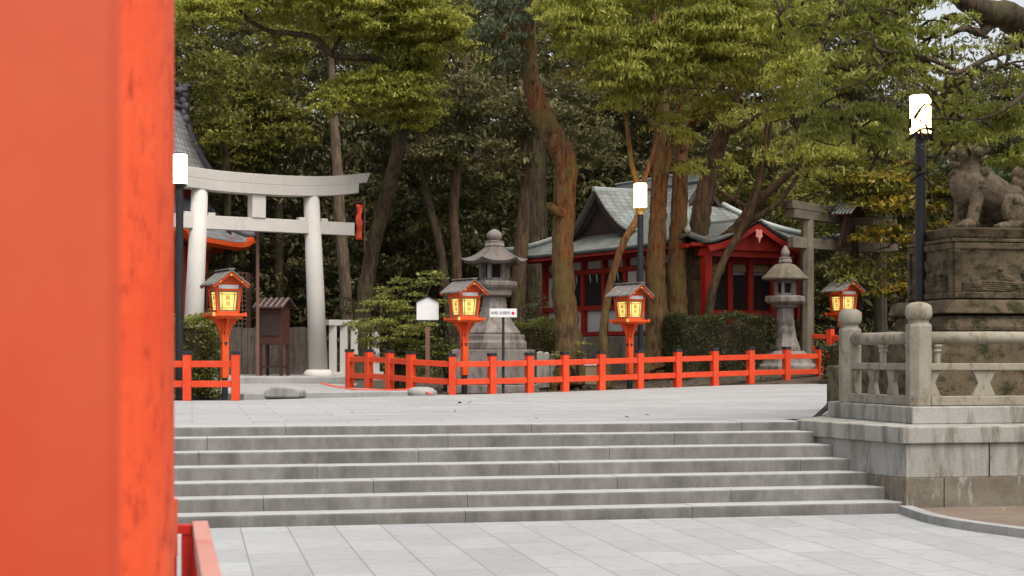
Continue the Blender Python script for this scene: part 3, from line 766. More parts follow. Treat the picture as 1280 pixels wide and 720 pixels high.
stone('shaft', L1, 'lantern_stone', [(.64, 1.31), (.64, 1.36), (.52, 1.50), (.40, 1.70), (.31, 1.95), (.28, 2.2)], 6, R(10))
stone('platform', L1, 'lantern_stone', [(.30, 2.2), (.42, 2.24), (.43, 2.28), (.44, 2.36), (.52, 2.42), (.56, 2.48), (.56, 2.56), (.50, 2.585)], 6, R(10))
mb = MB(); mb.lathe((0, 0, 0), [(.36, 2.58), (.36, 2.66)], 6, R(10)); mb.lathe((0, 0, 0), [(.36, 2.98), (.38, 3.07)], 6, R(10))
for k in range(6):
    a = R(10) + k * math.pi/3; mb.box((.315*math.cos(a), .315*math.sin(a), 2.82), (.11, .09, .36), a)
fbx = mb.build('fire_box', 'lantern_stone', L1, bevel=.01)
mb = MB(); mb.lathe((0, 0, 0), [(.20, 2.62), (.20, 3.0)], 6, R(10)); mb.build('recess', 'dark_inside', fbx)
mb = MB(); hexroof(mb, 3.05, .82, .40, 6, .09, R(10)); mb.build('roof', 'lantern_stone_roof', L1, smooth=False)
stone('neck', L1, 'lantern_stone', [(.22, 3.36), (.25, 3.44), (.22, 3.50), (.24, 3.54), (.12, 3.56)], 12, 0)
stone('finial', L1, 'lantern_stone', [(.10, 3.55), (.14, 3.58), (.185, 3.65), (.185, 3.72), (.12, 3.79), (.03, 3.84)], 20, 0, True)
nf = Vector((math.sin(R(-6)), -math.cos(R(-6)), 0)) * (1.28 * .7071 + .002); 
text_mesh('inscription', '奉 献 之', .27, 'lantern_stone_roof', fb, (nf.x + .12, nf.y, .76), (R(90), 0, R(-6)), .008)

L2 = empty('stone_lantern', (X(981.5, 41), 41, .2)); tag(L2, 'small slender stone lantern with domed roof above the clipped hedge', 'stone lantern')
stone('base', L2, 'lantern_stone', [(.85, -.1), (.85, .38), (.72, .46), (.68, .62), (.52, .76)], 6, R(8), bevel=.03)
stone('shaft', L2, 'lantern_stone', [(.41, .76), (.40, .84), (.31, 1.08), (.25, 1.4), (.225, 1.75), (.23, 1.86)], 6, R(8))
stone('platform', L2, 'lantern_stone', [(.28, 1.86), (.36, 1.93), (.50, 1.99), (.53, 2.03), (.53, 2.14), (.46, 2.17)], 6, R(8))
mb = MB(); mb.lathe((0, 0, 0), [(.30, 2.17), (.29, 2.24)], 6, R(8)); mb.lathe((0, 0, 0), [(.27, 2.49), (.28, 2.58)], 6, R(8))
for k in range(6):
    a = R(8) + k * math.pi/3; mb.box((.245*math.cos(a), .245*math.sin(a), 2.37), (.09, .075, .30), a)
fbx = mb.build('fire_box', 'lantern_stone', L2, bevel=.01)
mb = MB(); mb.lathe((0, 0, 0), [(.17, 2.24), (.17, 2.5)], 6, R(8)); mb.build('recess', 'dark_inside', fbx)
mb = MB(); mb.lathe((0, 0, 0), [(.50, 2.56), (.62, 2.58), (.63, 2.63), (.52, 2.72), (.40, 2.86), (.26, 2.97), (.14, 3.0)], 6, R(8)); mb.build('roof', 'torii_old', L2, bevel=.02)
stone('neck', L2, 'lantern_stone', [(.15, 2.98), (.18, 3.04), (.15, 3.11), (.17, 3.15), (.08, 3.17)], 12, 0)
stone('finial', L2, 'lantern_stone', [(.07, 3.16), (.11, 3.22), (.12, 3.29), (.08, 3.37), (.02, 3.46)], 16, 0, True)
mb = None
for k, dx in ((0, .10), (1, -.10)):
    text_mesh('inscription', '奉' if k else '献', .16, 'lantern_stone_roof', L2, (dx, -.262, 1.5), (R(90 - 4), 0, 0), .006)
    text_mesh('inscription', '納' if k else '燈', .16, 'lantern_stone_roof', L2, (dx, -.285, 1.28), (R(90 - 8), 0, 0), .006)

# ------------------------------------------------------------------ boards, signs, poles
hb = empty('notice_board', (X(534.5, 35.6), 35.6, .02), R(4)); tag(hb, 'blank white house-shaped board on a brown post behind the red fence', 'board')
mb = MB(); mb.box((0, 0, .72), (.10, .07, 1.5)); mb.build('post', 'post_wood', hb, bevel=.006)
mb = MB(); mb.prism([(-.245, 1.62), (.245, 1.62), (.245, 2.02), (0, 2.13), (-.245, 2.02)], (0, -.03, 0), (1, 0, 0), (0, 0, 1), (0, -.03, 0)); mb.build('panel', 'white_paint', hb, bevel=.004)
mb = MB()
for s in (-1, 1): mb.beam((0, -.045, 2.15), (s*.275, -.045, 2.025), .09, .022)
mb.build('roof', 'pole', hb)
mb = MB(); mb.box((0, -.045, 1.605), (.49, .05, .022)); mb.build('bottom_strip', 'pole', hb)
sg = empty('direction_sign', (X(629, 35.3), 35.3, .0), R(2)); tag(sg, 'small white sign with black lettering and a red dot on a thin black pole', 'sign')
mb = MB(); mb.box((0, 0, .85), (.06, .05, 1.7)); mb.build('pole', 'pole', sg, bevel=.004)
mb = MB(); mb.box((0, -.04, 1.79), (.60, .025, .19)); pn = mb.build('panel', 'white_paint', sg, bevel=.003)
text_mesh('lettering', '本殿 社務所', .082, 'ink', pn, (-.06, -.054, 1.785), (R(90), 0, 0), .001)
mb = MB(); mb.prism([(.215 + .036*math.cos(t*math.pi/8), 1.785 + .036*math.sin(t*math.pi/8)) for t in range(16)], (0, -.0535, 0), (1, 0, 0), (0, 0, 1), (0, -.003, 0)); mb.build('red_dot', 'ink_red', pn)

nb_ = empty('wooden_cabinet', (X(343, 44.5), 44.5, .27), R(-24)); tag(nb_, 'dark red wooden notice cabinet with ribbed roof on legs under the torii', 'cabinet')
mb = MB(); mb.box((0, 0, 1.35), (.74, .42, .98)); bd = mb.build('body', 'dark_wood', nb_, bevel=.01)
for a, b_, w, h in ((0, -.216, .60, .66),): 
    mb = MB(); mb.box((0, -.222, 1.42), (.56, .02, .62)); mb.build('door', 'gable_wood', bd, bevel=.005)
for sx in (-1, 1):
    for sy in (-1, 1): mb = MB(); mb.box((sx*.33, sy*.17, .43), (.07, .07, .9)); mb.build('leg', 'dark_wood', nb_, bevel=.005)
mb = MB(); mb.box((0, 0, .25), (.62, .30, .05)); mb.build('shelf', 'dark_wood', nb_)
mb = MB()
for s in (-1, 1): mb.prism([(0, 2.12), (s*.36, 1.86), (s*.36, 1.895), (0, 2.155)], (-.50, 0, 0), (0, 1, 0), (0, 0, 1), (1.0, 0, 0))
mb.prism([(0, 2.12), (-.24, 1.84), (.24, 1.84)], (-.36, 0, 0), (0, 1, 0), (0, 0, 1), (.72, 0, 0)); mb.build('roof', 'dark_wood', nb_)
mb = MB()
for s in (-1, 1):
    for k in range(6): mb.beam((-.46 + k*.184, 0, 2.165), (-.46 + k*.184, s*.36, 1.905), .05, .03)
mb.build('roof_batten', 'roof_board', nb_)
mb = MB(); mb.tube([(0, 0, 0), (0, 0, 4.6)], [.05, .045], 12); mb.tube([(0, 0, 4.6), (0, 0, 4.66)], [.065, .02], 12); o = mb.build('flagpole', 'post_wood', smooth=False)
o.location = (X(322, 44.2), 44.2, .27); tag(o, 'thin brown metal pole rising beside the dark wooden cabinet', 'pole')
bn = empty('banner', (X(449, 48), 48, .3)); tag(bn, 'tall bright red cloth banner hanging between tree trunks behind the torii', 'banner')
mb = MB(); mb.tube([(.16, 0, 0), (.16, 0, 5.2)], .02, 8); mb.tube([(-.2, 0, 5.12), (.2, 0, 5.12)], .012, 8); mb.build('pole', 'post_wood', bn)
mb = MB(); n = 14
for i in range(n + 1):
    z = 5.05 - 1.05 * i / n
    for x in (-.10, -.04, .03, .10): mb.v.append(Vector((x * (1 - .25*math.sin(i*.45)**2) + .018*math.sin(i*.9), .05*math.sin(i*.7 + x*14), z)))
for i in range(n):
    for j in range(3): a = i*4 + j; mb.f.append((a, a+1, a+5, a+4))
o = mb.build('cloth', 'cloth_red', bn, smooth=True); o.modifiers.new('s', 'SOLIDIFY').thickness = .004

# plank fence, pale stone fence, lattice
pfn = empty('plank_fence', (X(330, 47.2), 47.2, .27)); tag(pfn, 'weathered grey brown plank fence behind the dark wooden cabinet', 'fence')
rg = random.Random(5); x = X(270, 47.2)
while x < X(388, 47.2):
    w = rg.uniform(.16, .21); h = 1.38 + rg.uniform(-.015, .02)
    mb = MB(); mb.box((x + w/2, 47.2 + rg.uniform(-.01, .01), .27 + h/2), (w - .012, .03, h)); child(mb.build('plank', 'plank', bevel=.004), pfn); x += w
for z in (.6, 1.35): mb = MB(); mb.box((X(329, 47.3), 47.3, z), (2.9, .06, .09)); child(mb.build('rail', 'plank'), pfn)
sf = empty('stone_fence', (X(435, 45.6), 45.6, .1)); tag(sf, 'pale stone post fence with flat top rail right of the torii leg', 'fence')
f0, f1 = Vector((X(408, 45.2), 45.2, .1)), Vector((X(475, 46.4), 46.4, .1))
mb = MB(); mb.beam(f0 + Vector((0, 0, .12)), f1 + Vector((0, 0, .12)), .38, .28); child(mb.build('base', 'torii_stone', bevel=.01), sf)
mb = MB(); mb.beam(f0 + Vector((0, 0, 1.66)), f1 + Vector((0, 0, 1.66)), .26, .16); child(mb.build('top_rail', 'torii_stone', bevel=.01), sf)
for k in range(5):
    p = f0.lerp(f1, .12 + k * .2); mb = MB(); mb.box((p.x, p.y, .1 + .92), (.21, .17, 1.33)); child(mb.build('post', 'torii_stone', bevel=.01), sf)
lt = empty('lattice_fence', (X(290, 52), 52, .3)); tag(lt, 'dark wooden lattice screen glimpsed behind the left red lantern roof', 'screen')
mb = MB()
for k in range(11): mb.box((X(258, 52) + k*.13, 52, 2.2), (.035, .03, 2.6))
for k in range(18): mb.box((X(258, 52) + .65, 52.03, .95 + k*.15), (1.4, .03, .035))
child(mb.build('lattice', 'post_wood'), lt)
mb = MB()
for k in (0, 1): mb.box((X(258, 52) - .06 + k*1.45, 52, 1.9), (.12, .12, 3.2))
child(mb.build('frame', 'dark_wood'), lt)
# little things by the fence
for px, py0, py1, d, w, lb in ((675, 441, 470, 39.4, .17, 'left one of three short pale stone markers beside the large stone lantern'),
                              (683, 442, 470, 39.6, .15, 'middle one of three short pale stone markers beside the large stone lantern'),
                              (691, 444, 470, 39.8, .14, 'right one of three short pale stone markers beside the large stone lantern')):
    h = Z(py0, d) - .05; mb = MB(); mb.box((0, 0, h/2), (w, w, h)); mb.box((0, 0, h + .02), (w, w, .04), top=(w*.4, w*.4))
    o = mb.build('stone_marker', 'plinth', bevel=.01); o.location = (X(px, d), d, .05); tag(o, lb, 'stone marker', 'short stone markers')
ub = empty('utility_box', (X(739, 38.6), 38.6, .12)); tag(ub, 'small cream utility box on the ground between lantern and tree', 'box')
mb = MB(); mb.box((0, 0, .25), (.30, .22, .46)); mb.build('body', 'cream', ub, bevel=.02)
mb = MB(); mb.box((0, 0, .50), (.35, .27, .04)); mb.build('lid', 'white_paint', ub, bevel=.01)
# ------------------------------------------------------------------ lion-dog on its pedestal
PC = Vector((X(1191.5, 23), 23, 0)); PW, PD = 1.75, 1.45
rot = TH
pc = PC + Vector((math.cos(rot), math.sin(rot), 0)) * PW/2 + Vector((-math.sin(rot), math.cos(rot), 0)) * PD/2
ped = empty('stone_pedestal', (pc.x, pc.y, .1), rot); tag(ped, 'tall mossy carved stone pedestal under the lion-dog statue', 'pedestal')
def pb(name, sx, sy, z0, z1, top=None, bevel=.03, mat='old_stone', parent=None, c=(0, 0)):
    mb = MB(); mb.box((c[0], c[1], (z0+z1)/2), (sx, sy, z1-z0), 0, top); return mb.build(name, mat, parent or ped, bevel=bevel)
pb('foundation', PW+1.9, PD+1.9, -.2, .62)
pb('lower_step', PW+1.3, PD+1.3, .62, 1.0, bevel=.05)
pb('rounded_course', PW+.45, PD+.45, 1.12, 1.37, (PW+.3, PD+.3), .08)
pb('gap_shade', PW+.2, PD+.2, .98, 1.13, bevel=.03, mat='dark_inside')  # recessed block coloured black for the shade in the gap between courses
pb('mossy_slab', PW+.5, PD+.5, 1.38, 1.58, (PW+.36, PD+.36), .03)
die = pb('carved_block', PW, PD, 1.59, 2.42, None, .02)
def frame(cx, cz, w, h, y, rz):
    m = Matrix.Rotation(rz, 3, 'Z'); mb = MB(); t = .09
    for (a, z, ww, hh) in ((0, cz + h/2 - t/2, w, t), (0, cz - h/2 + t/2, w, t), (-w/2 + t/2, cz, t, h - 2*t), (w/2 - t/2, cz, t, h - 2*t)):
        c = m @ Vector((a + cx, y, 0)); mb.box((c.x, c.y, z), (ww, .05, hh), rz)
    return mb
fr = frame(0, 2.005, PW - .02, .8, -PD/2 - .012, 0).build('panel_frame', 'old_stone', die, bevel=.012)
fr = frame(0, 2.005, PD - .02, .8, -PW/2 - .012, -math.pi/2).build('panel_frame', 'old_stone', die, bevel=.012)
rg = random.Random(9)
for nm, span, y, rz in (('relief_carving', PW, -PD/2, 0), ('relief_carving', PD, -PW/2, -math.pi/2)):
    mb = MB(); m = Matrix.Rotation(rz, 3, 'Z')
    for k in range(26):                                # waves, peony blossoms and a little mound in low relief
        a = rg.uniform(-span/2 + .2, span/2 - .2); z = rg.uniform(1.74, 2.2) if k % 3 else rg.uniform(1.70, 1.9)
        c = m @ Vector((a, y, 0)); r = rg.uniform(.05, .11)
        mb.sphere((c.x, c.y, z), r, 9, 6, (1, .55, .7) if rz == 0 else (.55, 1, .7))
    for k in range(5):
        z = 1.70 + k*.03; c0 = m @ Vector((-span/2 + .14, y - .005*k, z)); c1 = m @ Vector((span/2 - .14, y - .005*k, z)); mb.tube([c0, c0.lerp(c1, .3) + Vector((0, 0, .03)), c0.lerp(c1, .6), c1 + Vector((0, 0, .02))], .02, 6)
    mb.build(nm, 'old_stone', die, smooth=True)
pb('cornice', PW+.06, PD+.06, 2.42, 2.47, None, .01)
pb('top_slab', PW-.1, PD-.1, 2.47, 2.63, (PW+.02, PD+.02), .03)

lion = MB()
def ball(c, r, sc=(1, 1, 1)): lion.sphere(c, r, 14, 9, sc)
def limbm(pts, rr): lion.tube(spline(pts, 4), lerp_list(rr, 4), 12)
# trunk: chest forward (-x), haunches low at the back
limbm([(-.27, 0, .62), (-.12, 0, .60), (.12, 0, .50), (.34, 0, .40)], [.23, .255, .235, .22])
ball((-.30, 0, .60), .235, (.95, .95, 1.1)); ball((.36, 0, .36), .26, (1, 1.1, 1.05)); ball((-.22, 0, .80), .23)
for s in (-1, 1):
    f = .05 if s < 0 else -.04                        # front legs, near one a little ahead
    ball((-.24, s*.17, .58), .15, (1, .8, 1.3))
    limbm([(-.24, s*.18, .56), (-.27 - f*.3, s*.19, .34), (-.30 - f, s*.19, .10)], [.125, .085, .078])
    ball((-.36 - f, s*.19, .07), .095, (1.25, 1, .75))
    for t in (-1, 0, 1): ball((-.45 - f, s*.19 + t*.055, .05), .042, (1.3, 1, 1))
    ball((.30, s*.24, .27), .20, (1.15, .7, 1.1)); limbm([(.40, s*.24, .26), (.34, s*.26, .12), (.16, s*.27, .06)], [.13, .09, .07])
    ball((.10, s*.27, .055), .085, (1.4, 1, .7))
    for t in (-1, 0, 1): ball((.01, s*.27 + t*.05, .045), .038, (1.3, 1, 1))
    for k in range(4): ball((.22 + .07*k, s*.37, .40 - .06*k + .03*(k % 2)), .055, (1, .6, 1))
# head: broad skull, brow, muzzle, open jaw
ball((-.30, 0, 1.02), .205, (1.05, 1.0, .95)); ball((-.44, 0, 1.05), .12, (1, 1.1, .75)); ball((-.52, 0, 1.03), .075, (.9, 1.25, .8))
ball((-.43, 0, .865), .10, (1.25, .95, .45)); ball((-.50, 0, .885), .06, (1, 1.2, .5))
for s in (-1, 1):
    ball((-.43, s*.10, 1.13), .062, (1.1, 1, .8)); ball((-.49, s*.095, 1.09), .030)
    ball((-.40, s*.14, .97), .07); limbm([(-.22, s*.17, 1.13), (-.16, s*.24, 1.10), (-.13, s*.25, 1.02)], [.055, .05, .025])
    for k in range(3): ball((-.545, s*.035*k, .965), .014, (1, 1, 1.8))
# curls of the mane in rows
for row, (x0, z0, n, rr) in enumerate(((-.33, 1.21, 3, .05), (-.22, 1.19, 5, .06), (-.12, 1.10, 6, .065), (-.08, .96, 7, .07), (-.08, .82, 7, .07), (-.14, .68, 7, .06))):
    for k in range(n):
        a = math.pi * (k / (n - 1) - .5) if n > 1 else 0
        w = .215 + .03*(row > 2); ball((x0 + .05*abs(math.sin(a)) * (-1 if row < 3 else -2.2), w * math.sin(a), z0 - (.16 if row < 2 else .05) * abs(math.sin(a)) ** 2), rr)
for k in range(5): ball((-.47 + .02*k, .11*math.sin(k*1.5), .78 - .05*k), .055)
# flame tail of curled locks
for k, (x, z, r) in enumerate(((.58, .38, .10), (.66, .52, .11), (.64, .68, .12), (.55, .80, .10), (.70, .84, .10), (.62, .97, .085), (.50, .66, .08), (.72, .64, .075), (.56, 1.05, .055), (.68, 1.08, .05))):
    for s in (-1, 0, 1): ball((x + .02*abs(s), s*r*.95, z - .03*abs(s)), r * (.9 if s else 1), (1, .8, 1.15))
for k in range(7): ball((-.10 + .09*k, 0, .86 - .05*k), .05, (1, 1.1, .7))
lo = empty('lion_dog_statue', (pc.x - .02, pc.y - .1, 2.72), rot + R(8)); tag(lo, 'carved stone lion-dog statue with open mouth sitting on the mossy pedestal', 'statue')
o = lion.build('statue_body', 'lion_stone', lo); o.scale = (1.12, 1.12, 1.12)
k = o.modifiers.new('r', 'REMESH'); k.mode = 'VOXEL'; k.voxel_size = .011; k.use_smooth_shade = True
k = o.modifiers.new('s', 'SMOOTH'); k.factor = .5; k.iterations = 1
mb = MB(); mb.box((.03, 0, -.045), (1.45, .86, .09)); mb.build('statue_base', 'old_stone', lo, bevel=.02); 

# ------------------------------------------------------------------ roofs
def grid_obj(name, rows, m, parent, thick=0, su=1, smooth=True):
    """rows[j][i] points; UV in metres along u (i) and v (j)"""
    me = bpy.data.meshes.new(name); nj, ni = len(rows), len(rows[0])
    me.from_pydata([tuple(p) for r in rows for p in r], [], [(j*ni+i, j*ni+i+1, (j+1)*ni+i+1, (j+1)*ni+i) for j in range(nj-1) for i in range(ni-1)])
    uv = me.uv_layers.new(name='UVMap')
    vl = [0.0]
    for j in range(1, nj): vl.append(vl[-1] + (Vector(rows[j][ni//2]) - Vector(rows[j-1][ni//2])).length)
    ax = (Vector(rows[0][-1]) - Vector(rows[0][0])).normalized()
    for l in me.loops:
        j, i = divmod(l.vertex_index, ni); p = Vector(rows[j][i]); uv.data[l.index].uv = ((p - Vector(rows[0][0])).dot(ax), vl[j])
    me.materials.append(M[m]); me.polygons.foreach_set('use_smooth', [smooth] * len(me.polygons))
    o = bpy.data.objects.new(name, me); col.objects.link(o); o.parent = parent
    if thick: k = o.modifiers.new('t', 'SOLIDIFY'); k.thickness = thick; k.offset = -1
    return o
def conc(t, p=1.35): return .62 * t ** p + .38 * t ** 2.2 if t > 0 else 0   # concave rise 0..1
def irimoya(root, x0, x1, y0, y1, ze, zr, gx, tile, m=14, n=24, uplift=.25):
    """x along ridge; gx = inset of the gables; returns parts under root"""
    yc = (y0 + y1) / 2; hy = (y1 - y0) / 2; tm = min(.75, gx / hy * .8)
    def edge(t):  return gx * min(1, t / tm)
    for side in (-1, 1):
        rows = []
        for j in range(m + 1):
            t = j / m; y = yc + side * hy * (1 - t); e = edge(t); r = []
            for i in range(n + 1):
                u = i / n; x = (x0 + e) + ((x1 - e) - (x0 + e)) * u
                c = abs(2*u - 1) ** 6 * uplift * (1 - t) ** 2
                r.append(Vector((x, y, ze + (zr - ze) * conc(t) + c)))
            rows.append(r if side < 0 else r[::-1])
        grid_obj('roof_slope', rows, tile, root, .10)
    for side in (-1, 1):
        rows = []; xe = x1 if side > 0 else x0
        for j in range(m + 1):
            t = tm * j / m; x = xe - side * edge(t); hw = hy * (1 - t); r = []
            for i in range(n + 1):
                u = i / n; y = yc + side * hw * (2*u - 1)
                c = abs(2*u - 1) ** 6 * uplift * (1 - t) ** 2
                r.append(Vector((x, y, ze + (zr - ze) * conc(t) + c)))
            rows.append(r)
        grid_obj('roof_slope', rows, tile, root, .10)
        zt_ = ze + (zr - ze) * conc(tm); hw = hy * (1 - tm); xg = xe - side * gx
        mb = MB(); pl = []
        for k in range(-8, 9):
            t = 1 - abs(k) / 8 * (1 - tm); pl.append((k / 8 * hw, ze + (zr - ze) * conc(t) - .06))
        pl.append((hw, zt_ - .2)); pl.append((-hw, zt_ - .2))
        mb.prism(pl, (xg - side*.35, yc, 0), (0, 1, 0), (0, 0, 1), (side*.05, 0, 0)); mb.build('gable_wall', 'gable_wood', root)
        mb = MB(); mb.tube([(xg - side*.02, yc + k/8*hw, ze + (zr-ze)*conc(1 - abs(k)/8*(1-tm)) - .12) for k in range(-8, 9)], .10, 6); mb.build('verge_board', 'gable_wood', root)
    mb = MB(); mb.box(((x0+x1)/2, yc, zr + .08), (x1 - x0 - 2*gx + .1, .22, .26)); mb.box(((x0+x1)/2, yc, zr + .235), (x1 - x0 - 2*gx + .2, .30, .05)); mb.build('ridge', tile if False else 'copper', root, bevel=.02)
    # hips
    for side in (-1, 1):
        for sy in (-1, 1):
            pts = []
            for j in range(9):
                t = tm * j / 8; pts.append(((x1 if side > 0 else x0) - side*edge(t), yc + sy*hy*(1-t), ze + (zr-ze)*conc(t) + uplift*(1-t)**2 + .05))
            mb = MB(); mb.tube(pts, .085, 8); mb.build('hip_ridge', 'copper', root, smooth=True)

# ------------------------------------------------------------------ shrine hall at the right
hall = empty('shrine_hall', (X(682, 49), 49, 0), R(-60)); tag(hall, 'red and white wooden shrine hall with pale green swept roof behind the trees', 'building')
SL, WD = 7.68, 3.4
def hb_(name, mat, x0, x1, y0, y1, z0, z1, parent=None, bevel=.008):
    mb = MB(); mb.box(((x0+x1)/2, (y0+y1)/2, (z0+z1)/2), (x1-x0, y1-y0, z1-z0)); return mb.build(name, mat, parent or hall, bevel=bevel)
hb_('stone_base', 'torii_old', -.35, SL+.35, -.35, WD+.35, .2, 1.38, bevel=.03)
for k in range(9): hb_('base_post', 'lantern_stone', -.40 + k*1.04, -.16 + k*1.04, -.42, -.30, .4, 1.34)
wall_ = hb_('white_wall', 'white_wall', .06, SL-.06, .06, WD-.06, 1.5, 3.9)
hb_('floor_beam', 'hall_red', -.12, SL+.12, -.13, WD+.12, 1.40, 1.52)
hb_('sill_rail', 'hall_red', -.08, SL+.08, -.07, .05, 2.14, 2.28)
hb_('lintel_beam', 'hall_red', -.08, SL+.08, -.075, .05, 3.20, 3.35)
hb_('head_beam', 'hall_red', -.1, SL+.1, -.10, .05, 3.58, 3.72)
bay = 1.105
for k in range(8):
    s = min(k * bay, SL); hb_('pillar', 'hall_red', s-.075, s+.075, -.09, .10, 1.5, 3.75)
for k in range(7):
    s0, s1 = k*bay + .08, (k+1)*bay - .08
    if k in (1, 2, 3, 5, 6):
        w = hb_('window', 'dark_inside', s0, s1, -.01, .058, 2.28, 3.20)
        mb = MB()
        for j in range(1, 9 if k > 3 else 3): mb.box((s0 + (s1-s0)*j/(9 if k > 3 else 3), -.025, 2.74), (.025, .02, .90))
        mb.build('window_bar', 'gable_wood', w)
        if k in (1, 2, 3):
            for j in (.3, .68):
                mb = MB(); x = s0 + (s1-s0)*j
                mb.prism([(0, 0), (.05, -.07), (.02, -.08), (.07, -.16), (.03, -.17), (.07, -.27), (-.01, -.17), (.025, -.155), (-.03, -.08), (.0, -.07), (-.04, 0)], (x, -.05, 3.19), (1, 0, 0), (0, 0, 1), (0, .006, 0)); mb.build('paper_streamer', 'white_wall', w)
    if k == 4:
        d = hb_('sliding_panel', 'white_wall', s0, s1, -.02, .058, 2.28, 3.20); hb_('stile', 'hall_red', (s0+s1)/2-.02, (s0+s1)/2+.02, -.035, -.0205, 2.3, 3.18, d)
mb = MB()
for k in range(34): mb.box((-.9 + k*.29, -.42, 3.70 - .0), (.07, .95, .07))
mb.build('rafter', 'hall_red', hall)
hb_('eave_board', 'hall_red', -.9, SL+.9, -.95, -.88, 3.62, 3.70)
# near end: doors behind the porch
hb_('end_lintel', 'hall_red', SL+.05, SL+.10, 0, WD, 3.30, 3.45); hb_('end_sill', 'hall_red', SL+.05, SL+.11, 0, WD, 1.9, 2.05)
for n in (.05, 1.03, 1.72, 2.5, WD): hb_('pillar', 'hall_red', SL-.02, SL+.16, n-.085, n+.085, 1.5, 3.7)
for n0, n1 in ((.14, .94), (1.12, 1.63), (1.81, 2.41), (2.6, 3.25)):
    w = hb_('door', 'dark_inside', SL+.0, SL+.06, n0, n1, 2.06, 3.0)
    mb = MB()
    for j in range(1, 7): mb.box((SL+.075, n0 + (n1-n0)*j/7, 2.53), (.02, .018, .92))
    for j in range(1, 7): mb.box((SL+.077, (n0+n1)/2, 2.06 + .134*j), (.018, n1-n0, .016))
    mb.build('door_lattice', 'gable_wood', w)
    hb_('cream_panel', 'cream', SL+.055, SL+.075, n0+.02, n1-.02, 3.08, 3.28); hb_('lower_panel', 'cream', SL+.055, SL+.075, n0+.02, n1-.02, 1.62, 1.88)
irimoya(hall, -1.0, SL+1.0, -1.0, WD+.75, 3.80, 5.75, 2.75, 'tile_green', uplift=.22)
# dormer gable on the long slope
def small_gable(parent, o, axis_x, hw, z0, zr, depth, tile, wallmat, board, thick=.07):
    """ridge runs along local +axis; o = foot centre of the front"""
    o = Vector(o); dx = Vector(axis_x); sx = Vector((dx.y, -dx.x, 0))
    for s in (-1, 1):
        rows = []
        for j in range(9):
            t = j / 8; rows.append([o + sx*s*hw*(1-t) + dx*depth*i/6 + Vector((0, 0, z0 + (zr-z0)*(.35*t + .65*t**1.8))) for i in range(7)])
        if s > 0: rows = [r[::-1] for r in rows]
        grid_obj('porch_roof', rows, tile, parent, thick)
    prof = [(k/8*hw, z0 + (zr-z0)*(.35*(1-abs(k)/8) + .65*(1-abs(k)/8)**1.8)) for k in range(-8, 9)]
    mb = MB(); mb.prism([(a*.86, z - .10) for a, z in prof] + [(hw*.86, z0-.13), (-hw*.86, z0-.13)], o + dx*.30, sx, (0, 0, 1), dx*.05); mb.build('gable_wall', wallmat, parent)
    mb = MB(); n = len(prof)
    pl = [(a, z - .06) for a, z in prof] + [(a*.97, z - .21) for a, z in reversed(prof)]
    mb.prism(pl, o + dx*.04, sx, (0, 0, 1), dx*.06); mb.build('verge_board', board, parent)
    mb = MB(); mb.beam(o + Vector((0, 0, zr + .05)) - dx*.03, o + Vector((0, 0, zr + .05)) + dx*depth, .16, .14); mb.build('ridge', 'copper', parent, bevel=.02)
small_gable(hall, (2.95, -.15, 0), (0, 1, 0), 1.75, 4.30, 5.60, 1.9, 'tile_green', 'gable_wood', 'gable_wood')
small_gable(hall, (SL+1.35, 1.05, 0), (-1, 0, 0), 1.62, 3.72, 4.36, 2.1, 'tile_green', 'hall_red', 'hall_red')
for n in (-.28, 2.35):
    hb_('porch_pillar', 'hall_red', SL+.72, SL+.94, n-.11, n+.11, .5, 3.75)
hb_('porch_beam', 'hall_red', SL+.74, SL+.92, -.5, 2.6, 3.42, 3.6)
hb_('porch_bracket', 'hall_red', SL+.76, SL+.9, .55, 1.5, 3.6, 3.78)
mb = MB(); xx = SL+1.30-.04
for k in range(4):
    a = k*math.pi/2 + .78; mb.prism([(.07*math.cos(a) + .06*math.cos(t*math.pi/6), .07*math.sin(a) + .06*math.sin(t*math.pi/6)) for t in range(12)], (xx + .045 + .003*k, 1.05, 4.02), (0, 1, 0), (0, 0, 1), (.03, 0, 0))
mb.prism([(-.05, 0), (.05, 0), (0, -.16)], (xx + .045, 1.05, 3.93), (0, 1, 0), (0, 0, 1), (.05, 0, 0))
mb.build('gable_ornament', 'pink', hall)

# ------------------------------------------------------------------ pavilion behind the left pillar
pav = empty('shrine_pavilion', (-12.3, 51.5, .02), R(-12)); tag(pav, 'vermilion shrine pavilion with curved grey tiled roof at the far left', 'building')
def pvb(name, mat, c, s, bevel=.01, parent=None): mb = MB(); mb.box(c, s); return mb.build(name, mat, parent or pav, bevel=bevel)
def pyramid_roof(x, ze, zm, xm, uplift, thick, p):
    for k in range(4):
        m = Matrix.Rotation(k*math.pi/2, 3, 'Z'); rows = []
        for j in range(15):
            t = j / 14; w = x + (xm - x) * t; z = ze + (zm - ze) * t ** p
            rows.append([m @ Vector((w*(2*i/16-1), -w, z + uplift*abs(2*i/16-1)**5*(1-t)**2)) for i in range(17)])
        grid_obj('roof_slope', rows, 'tile_grey', pav, thick)
        mb = MB(); mb.tube([m @ Vector((-(x + (xm-x)*t), -(x + (xm-x)*t), ze + (zm-ze)*t**p + uplift*(1-t)**2 + .06)) for t in [i/12 for i in range(13)]], .12, 8); mb.build('hip_ridge', 'tile_grey', pav, smooth=True)
pyramid_roof(3.05, 4.5, 5.9, 1.7, .30, .12, 1.5)
pyramid_roof(2.65, 6.3, 8.9, 1.25, .22, .12, 2.4)
mb = MB()
for z, w in ((8.92, 2.7), (9.08, 2.45), (9.24, 2.45), (9.40, 2.65)): mb.box((0, 0, z), (w, w*.9, .12))
mb.build('ridge', 'tile_grey', pav, bevel=.03)
